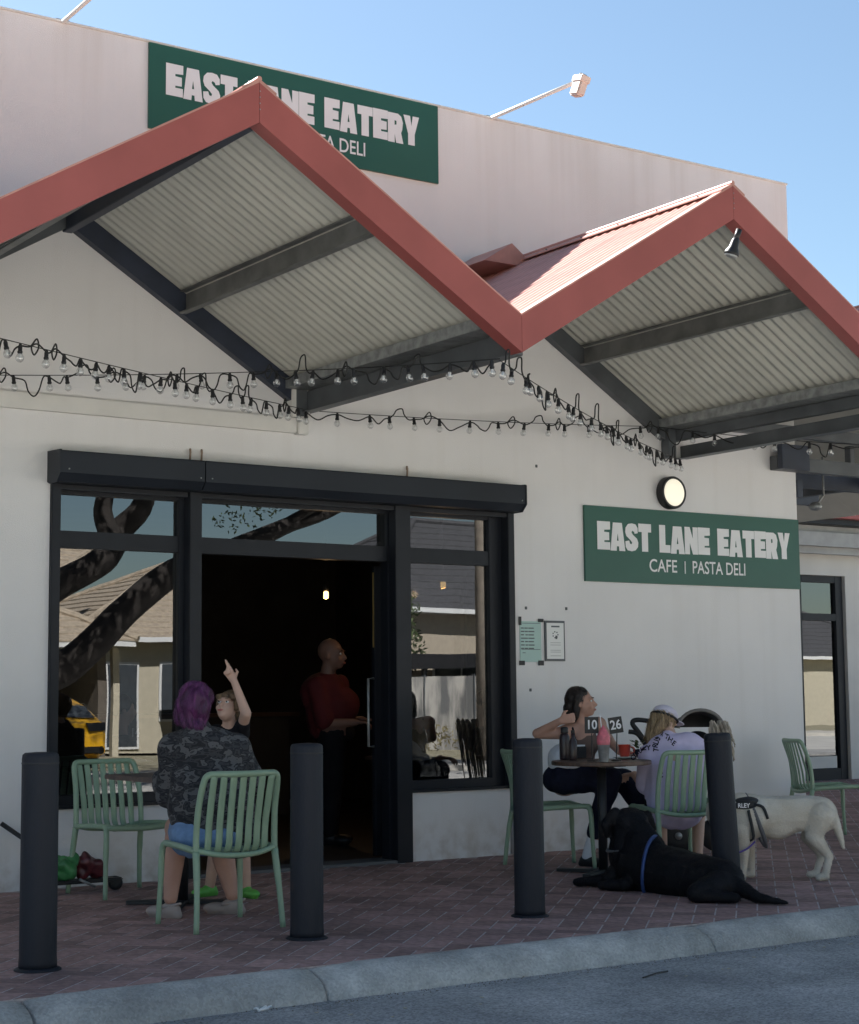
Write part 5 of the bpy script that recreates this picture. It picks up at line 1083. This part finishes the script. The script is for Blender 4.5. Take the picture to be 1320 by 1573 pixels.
bx('roof', (11.9, Y2-.39, 3.71), (27, Y2-.002, 3.80), M['redroof'], nb)
for a, b in (((18.36, 0), (18.44, 2.93)), ((19.14, 0), (19.29, 2.93)), ((18.441, 2.83), (19.139, 2.93)), ((18.441, 2.28), (19.139, 2.38)), ((18.441, 0), (19.139, .16))): bx('door_frame', (a[0], Y2+.05, a[1]), (b[0], Y2+.16, b[1]), M['frame'], nb, .004)
for z0, z1 in ((.161, 2.279), (2.381, 2.829)):
    bm = bmn(); bm.faces.new([bm.verts.new(q) for q in ((18.441, Y2+.10, z0), (19.139, Y2+.10, z0), (19.139, Y2+.10, z1), (18.441, Y2+.10, z1))]); obj('door_pane', bm, M['glass'], nb)
bx('back_room', (18.2, Y2+2.0, 0), (19.6, Y2+2.1, 3), M['inblack'], nb); bx('kick_plate', (18.46, Y2+.04, .17), (19.05, Y2+.049, .34), M['side'], nb)
bx('left_room_wall', (18.1, Y2+.31, 0), (18.2, Y2+2.1, 3), M['inblack'], nb); bx('right_room_wall', (19.6, Y2+.31, 0), (19.7, Y2+2.1, 3), M['inblack'], nb); bx('room_ceiling', (18.1, Y2+.31, 3), (19.7, Y2+2.1, 3.1), M['inblack'], nb)
bx('room_floor', (18.2, Y2+.17, -.02), (19.6, Y2+2.0, .012), M['infloor'], nb)
dl2 = thing('security_light', 'small round security light under the side canopy near the red gutter', 'security light', at(1253, 778, 17))
q = at(1253, 778, 17); obj('lamp_head', ell(bmn(), q, (.06, .07, .045)), M['galv'], dl2, True); obj('arm', tube(bmn(), [q+V((.03, 0, .02)), q+V((.12, 0, .12)), q+V((.12, 0, .5))], .012, 6), M['galv'], dl2, True)

# ================================================================== STREET BEHIND THE CAMERA (mirrored in the windows)
def leaf_cloud(bm, c, r, n, size, rnd):
    for k in range(n):
        d = V((rnd.gauss(0, 1), rnd.gauss(0, 1), rnd.gauss(0, .7))).normalized()*(r*rnd.uniform(.35, 1)**.5); p = V(c)+d
        a = V((rnd.gauss(0, 1), rnd.gauss(0, 1), rnd.gauss(0, 1))).normalized(); b = a.orthogonal().normalized(); s = size*rnd.uniform(.6, 1.3)
        bm.faces.new([bm.verts.new(p+a*s), bm.verts.new(p+b*s*.35), bm.verts.new(p-a*s), bm.verts.new(p-b*s*.35)])
def tiled_roof(par, x0, x1, y0, y1, ze, zr, mt, rows=14):
    """hipped roof with courses of tiles as steps"""
    cx0, cx1 = x0+(y1-y0)/2, x1-(y1-y0)/2; cy = (y0+y1)/2; bm = bmn()
    for k in range(rows):
        f0, f1 = k/rows, (k+1)/rows; L = lambda f, o=0: [(x0+(cx0-x0)*f, y0+(cy-y0)*f, ze+(zr-ze)*f+o), (x1+(cx1-x1)*f, y0+(cy-y0)*f, ze+(zr-ze)*f+o), (x1+(cx1-x1)*f, y1+(cy-y1)*f, ze+(zr-ze)*f+o), (x0+(cx0-x0)*f, y1+(cy-y1)*f, ze+(zr-ze)*f+o)]
        a = [bm.verts.new(p) for p in L(f0, .035)]; b = [bm.verts.new(p) for p in L(f1, 0)]; c = [bm.verts.new(p) for p in L(f0, -.01)]
        for i in range(4): j = (i+1) % 4; bm.faces.new((a[i], a[j], b[j], b[i])); bm.faces.new((c[i], c[j], a[j], a[i]))
    obj('tiled_roof', bm, mt, par)
    hips = [((x0, y0, ze), (cx0, cy, zr)), ((x1, y0, ze), (cx1, cy, zr)), ((x0, y1, ze), (cx0, cy, zr)), ((x1, y1, ze), (cx1, cy, zr)), ((cx0, cy, zr), (cx1, cy, zr))]
    for a, b in hips: obj('ridge_tiles', tube(bmn(), [V(a)+V((0, 0, .04)), V(b)+V((0, 0, .04))], .09, 8), mt, par)
def house(name, lab, x0, x1, y0, y1, wallm, roofm, ze=2.55, zr=4.7, wins=()):
    h = thing(name, lab, 'house', ((x0+x1)/2, y1, 0)); bx('walls', (x0, y0, -.1), (x1, y1, ze-.02), wallm, h)
    bx('gutter', (x0-.5, y1+.42, ze-.08), (x1+.5, y1+.55, ze+.05), M['whiteplastic'], h); bx('eaves_lining', (x0-.45, y0-.4, ze-.06), (x1+.45, y1+.41, ze-.015), M['whiteplastic'], h)
    tiled_roof(h, x0-.5, x1+.5, y0-.5, y1+.5, ze, zr, roofm)
    for a, b, z0, z1 in wins:
        w_ = bx('window', (a, y1+.001, z0), (b, y1+.05, z1), M['whiteplastic'], h)
        n = max(1, int((b-a)/.7))
        for k in range(n): xx = a+.06+(b-a-.06)*k/n; o = bx('pane', (xx, y1+.051, z0+.06), (xx+(b-a-.06)/n-.06, y1+.056, z1-.06), mat('dark_pane', (.06, .07, .08), .1) if 'dark_pane' not in bpy.data.materials else bpy.data.materials['dark_pane'], w_)
    return h
cream = mat('cream_house_wall', (.52, .47, .36), .9, .05); beige = mat('beige_tile', (.40, .33, .25), .85, .2, 9); dark = mat('dark_tile', (.07, .07, .075), .8, .2, 9)
shade_wall = mat('carport_shade_wall', (.13, .11, .09), .9, .1)  # deep carport shade put into the wall colour
xa_, xb_ = refl(40, 980, -25).x, refl(172, 980, -25).x
h1 = thing('tiled_house', 'beige roofed house with a deep dark carport across the street, mirrored in the left window', 'house', (xa_, -25, 0))
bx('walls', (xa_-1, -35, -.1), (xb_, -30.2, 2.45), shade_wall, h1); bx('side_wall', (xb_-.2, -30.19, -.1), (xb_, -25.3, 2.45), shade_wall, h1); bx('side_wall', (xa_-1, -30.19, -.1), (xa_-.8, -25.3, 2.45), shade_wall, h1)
bx('garage_post', (xa_+2.2, -25.5, -.1), (xa_+2.35, -25.35, 2.4), cream, h1); bx('gutter', (xa_-1.5, -24.75, 2.42), (xb_+.4, -24.62, 2.56), M['whiteplastic'], h1); bx('eaves_lining', (xa_-1.5, -35.5, 2.451), (xb_+.4, -24.76, 2.48), M['whiteplastic'], h1)
tiled_roof(h1, xa_-1.5, xb_+.45, -35.5, -24.6, 2.55, 5.3, beige, 18)
house('cream_wing_house', 'cream walled house with pale windows beside the carport house across the street', xb_+.9, xb_+10, -38, -29, cream, beige, 2.75, 5.0, ((xb_+1.6, xb_+2.5, 0, 2.2), (xb_+3.1, xb_+4.6, .7, 2.2), (xb_+6, xb_+8, .8, 2.1)))
hd = bmn(); rnd5 = random.Random(5)
for k in range(26): leaf_cloud(hd, V((xb_+.6+k*.28, -22.6+rnd5.uniform(-.2, .2), .15+rnd5.uniform(0, .25))), .32, 60, .06, rnd5)
hg = obj('low_hedge', hd, mat('dry_hedge', (.20, .17, .09), .8, .3, 6)); tag(hg, 'low dry hedge in front of the cream house across the street', 'hedge')
house('dark_roof_house', 'beige house with dark tiled roof across the street, mirrored in the right window', 25, 40, -37, -28, mat('tan_wall', (.42, .36, .28), .9, .05), dark, 3.6, 6.6, ((27, 29, .9, 2.2), (32, 34, .9, 2.2)))
house('far_tiled_house', 'long house with beige roof further left across the street', -14, 2, -36, -27, cream, beige, 2.6, 5.2, ((-10, -8, .8, 2.1), (-4, -2, .8, 2.1)))
house('far_dark_house', 'low house with dark roof further along the street to the right', 46, 62, -37, -28, cream, dark, 2.8, 5.4, ((50, 52, .8, 2.1),))
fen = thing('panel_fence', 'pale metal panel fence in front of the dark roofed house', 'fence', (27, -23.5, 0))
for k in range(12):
    bx('fence_panel', (19.2+k*1.5, -23.55, -.05), (20.66+k*1.5, -23.5, 1.75), mat('shadow_streaked_fence', (.42, .40, .37), .8, .0, 1.2, col2=(.12, .12, .12), stretch=(2, 2, .5), lo=.42, hi=.58) if 'shadow_streaked_fence' not in bpy.data.materials else bpy.data.materials['shadow_streaked_fence'], fen)  # dark streaks are tree shadows put into the fence colour
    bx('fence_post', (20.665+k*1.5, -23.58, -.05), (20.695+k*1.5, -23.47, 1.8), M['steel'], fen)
cp = thing('carport', 'dark flat carport roof beside the fence across the street', 'carport', (24, -24.5, 0))
prism_ = prism(bmn(), [(19, -27.6, 2.3), (30, -27.6, 2.3), (30, -23.9, 2.15), (19, -23.9, 2.15)], (0, 0, .12)); obj('roof', prism_, dark, cp); bx('fascia', (19, -23.88, 1.95), (30, -23.8, 2.30), M['blackmetal'], cp)
for x in (19.2, 24, 29.8): bx('post', (x, -24.1, -.05), (x+.1, -24.0, 2.14), M['steel'], cp)
# power pole mirrored in the right window
t = thing('power_pole', 'timber power pole on the verge across the street', 'pole', (18.6, -16.5, 0)); p_ = refl(742, 1000, -16.6)
obj('pole', tube(bmn(), [(p_.x, -16.6, -.05), (p_.x, -16.6, 9)], .14, 12), mat('weathered_timber', (.26, .22, .18), .9, .2), t, True); bx('crossarm', (p_.x-1.1, -16.72, 8.2), (p_.x+1.1, -16.6+.16-.001, 8.32), mat('arm_timber', (.2, .17, .14), .9), t)
t.location = (p_.x, -16.6, 0)
for ch_ in t.children: ch_.location = (ch_.location.x-(p_.x-18.6)*1, ch_.location.y-(-16.6+16.5), 0)
# street tree
leafm = mat('tree_leaves', (.06, .085, .03), .7, .35, 3); bark = mat('tree_bark', (.030, .025, .022), .95, .3, 8, .8, 30)
YT = -13.3
def rt(u, v, y=YT): return refl(u, v, y)
tr = thing('street_tree', 'large spreading street tree mirrored across the shop windows', 'tree', (rt(90, 1100).x-1, YT, -.1)); rnd = random.Random(12)
base = V((rt(20, 1100).x, YT, -.1)); limbs = [
    ([base, rt(30, 1050), rt(50, 1010)], [.40, .34, .30]),
    ([rt(40, 1040), rt(100, 1030), rt(150, 985), rt(200, 935), rt(265, 878), rt(340, 850), rt(430, 812), rt(520, 775), rt(640, 690)], [.30, .27, .25, .23, .21, .17, .14, .12, .07]),
    ([rt(35, 1030), rt(50, 940), rt(92, 900), rt(150, 862), rt(190, 815), rt(215, 770), rt(235, 660)], [.26, .24, .23, .22, .20, .17, .12]),
    ([rt(172, 838), rt(160, 790), rt(163, 740), rt(150, 600)], [.18, .16, .14, .08]),
    ([rt(20, 1040), rt(-40, 900), rt(-120, 820), rt(-260, 700)], [.22, .18, .14, .07]),
    ([rt(405, 826), rt(470, 782), rt(530, 730)], [.09, .08, .05])]
ends = []
for pts, rr in limbs:
    sp_ = smooth_path([p+V((0, rnd.uniform(-.2, .2), 0)) for p in pts], 5); n = len(sp_); ri = [rr[min(len(rr)-1, int(i/5))]*(1-(i % 5)/5)+rr[min(len(rr)-1, int(i/5)+1)]*((i % 5)/5) for i in range(n)]
    obj('limb' if pts[0] != base else 'trunk', tube(bmn(), sp_, ri, 10), bark, tr, True); ends.append(sp_[-1])
lf = bmn()
for e in ends[1:]:
    for k in range(7): leaf_cloud(lf, e+V((rnd.uniform(-1.5, 1.5), rnd.uniform(-1.5, 1.5), rnd.uniform(1.4, 2.8))), rnd.uniform(.5, 1.0), 200, .07, rnd)
for u, v in ((385, 790), (350, 800), (410, 778)): leaf_cloud(lf, rt(u, v), .24, 46, .045, rnd)
cx_ = rt(250, 800).x
for k in range(60):  # foliage added out of view, shifted sunward to shade the limbs
    zc = rnd.uniform(5.6, 8.5); leaf_cloud(lf, V((cx_+rnd.uniform(-8, 7), YT+(zc-3.2)*.95+rnd.uniform(-1.6, 1.6), zc)), rnd.uniform(.8, 1.4), 260, .13, rnd)
kind(obj('crown', lf, leafm, tr), 'stuff')
def bush_tree(x, y, h, lab, nm='garden_tree'):
    t = thing(nm, lab, 'tree', (x, y, -.1), 0, 'garden trees across the street'); obj('trunk', tube(bmn(), [(x, y, -.1), (x+.1, y, h*.35), (x, y, h*.6)], [.16, .13, .08], 8), bark, t, True)
    lf = bmn()
    for k in range(12): leaf_cloud(lf, V((x+rnd.uniform(-1.2, 1.2)*h*.22, y+rnd.uniform(-1.2, 1.2)*h*.22, h*.62+rnd.uniform(-.25, .35)*h)), h*.16, 320, .085, rnd)
    kind(obj('crown', lf, leafm, t), 'stuff')
bush_tree(23.5, -25.5, 4.2, 'tree between the two main houses across the street'); bush_tree(5, -26, 5.5, 'tree left of the beige roofed house across the street'); bush_tree(43, -27, 6.5, 'tree beside the far dark roofed house'); bush_tree(-6, -24, 6, 'tree in front of the long far house'); bush_tree(33, -22, 3.2, 'small tree behind the pale fence')
# yellow car, parked on the street side of the camera
ym = mat('yellow_car_paint', (.80, .42, .012), .25, .02, 2, coat=.6); blkp = mat('black_trim', (.012, .012, .012), .35)
def make_car(x, y, rz, paint, lab, withtext=True):
    t = thing('parked_car', lab, 'car', (x, y, -.125), rz, 'cars parked behind the camera')
    # built in its own frame, length along local y; the rear (y = 2.1) faces +y
    Lc = lambda bm, nm, mt, sm=True, par=None: (lambda me: (bmesh.ops.recalc_face_normals(bm, faces=bm.faces), bm.to_mesh(me), bm.free(), [setattr(p, 'use_smooth', sm) for p in me.polygons], (lambda o: (setattr(o, 'parent', par or t), o)[1])(mesh_obj(nm, me, mt)))[-1])(bpy.data.meshes.new(nm))
    prof = [(-2.15, .35), (-2.18, .60), (-2.05, .78), (-1.1, .95), (-.55, 1.32), (-.1, 1.42), (.9, 1.42), (1.5, 1.28), (1.85, 1.02), (2.10, .94), (2.16, .70), (2.14, .38), (1.75, .26), (-1.75, .26)]
    bm = bmn(); secs = []
    for s, ins in ((-1, 0), (-.93, 0), (0, 0), (.93, 0), (1, 0)):
        row = []
        for yy, zz in prof:
            ww = .86*s if zz < .98 else .86*s*(1-.30*(zz-.98)/.44)
            sh = 1-.05*abs(s)**8; row.append(bm.verts.new((ww, yy*sh, .26+(zz-.26)*(1 if abs(s) < .99 else .97))))
        secs.append(row)
    for a, b in zip(secs, secs[1:]):
        for k in range(len(a)): kk = (k+1) % len(a); bm.faces.new((a[k], a[kk], b[kk], b[k]))
    bm.faces.new(secs[0]); bm.faces.new(secs[-1][::-1]); bod = Lc(bm, 'body', paint, False)
    gls = bpy.data.materials['dark_pane']
    def quad(pts, nm, mt, th=(0, .012, .006), par=None): return Lc(prism(bmn(), pts, th), nm, mt, False, par)
    quad([(-.62, 1.53, 1.275), (.62, 1.53, 1.275), (.72, 1.83, 1.05), (-.72, 1.83, 1.05)], 'rear_window', gls)
    quad([(-.72, -1.06, .985), (.72, -1.06, .985), (.62, -.60, 1.30), (-.62, -.60, 1.30)], 'windscreen', gls, (0, -.012, .006))
    for s in (-1, 1):
        quad([(s*.862, -.85, 1.0), (s*.862, 1.35, 1.0), (s*.77, 1.05, 1.32), (s*.77, -.42, 1.32)], 'side_window', gls, (s*.008, 0, .004))
        quad([(s*.46, 2.095, .96), (s*.85, 2.02, .96), (s*.85, 2.07, .80), (s*.52, 2.15, .80)], 'tail_light', blkp, (0, .02, 0))
        quad([(s*.45, -2.06, .80), (s*.84, -1.98, .80), (s*.84, -2.06, .66), (s*.50, -2.18, .66)], 'headlight', M['whiteplastic'], (0, -.02, 0))
        for yy in (-1.35, 1.3):
            b = bmn(); lathe(b, (s*.70, yy, .31), [(.2, 0), (.30, .0), (.315, .02), (.315, .16), (.30, .18), (.21, .18)], 28, (s, 0, 0)); w_ = Lc(b, 'wheel', blkp); b = bmn(); lathe(b, (s*.86, yy, .31), [(.20, 0), (.19, .022), (.03, .03)], 10, (s, 0, 0)); Lc(b, 'rim', M['galv'], False, w_)
        quad([(s*.88, -.75, .98), (s*1.02, -.72, .98), (s*1.02, -.70, 1.09), (s*.88, -.73, 1.09)], 'mirror', paint, (0, .08, 0))
    b = bmn(); box(b, (-.80, 2.10, .36), (.80, 2.20, .50), .02); Lc(b, 'rear_bumper', blkp, False); b = bmn(); box(b, (-.80, -2.22, .36), (.80, -2.12, .50), .02); Lc(b, 'front_bumper', blkp, False)
    if withtext:
        b = bmn(); box(b, (-.26, 2.165, .64), (.26, 2.185, .78), .004); pl_ = Lc(b, 'number_plate', blkp, False)
        b = text_bm('9KAN8 MO', .11, .002, .95); put(b, (0, 2.188, .72), (-1, 0, 0), (0, 0, 1)); Lc(b, 'plate_lettering', M['signwhite'], False, pl_)
        b = bmn(); tube(b, [(cos(a)*.045, 2.165, .86+sin(a)*.04) for a in [2*pi*k/16 for k in range(17)]], .006, 6); Lc(b, 'badge', M['galv'], True)
    b = bmn(); box(b, (-.865, -.2, .70), (-.861, -.05, .72)); Lc(b, 'door_handle', blkp, False); b = bmn(); box(b, (.861, -.2, .70), (.865, -.05, .72)); Lc(b, 'door_handle', blkp, False)
    return t
q = refl(113, 1140, -19.0)
make_car(q.x, -19.0-2.15, radians(6), ym, 'yellow hatchback parked across the street, mirrored in the left window')
make_car(-7, -12.8, radians(90), mat('silver_paint', (.45, .46, .48), .3, coat=.5), 'silver hatchback parked along the far side of the street', False)

bpy.data.scenes.remove(TMP)
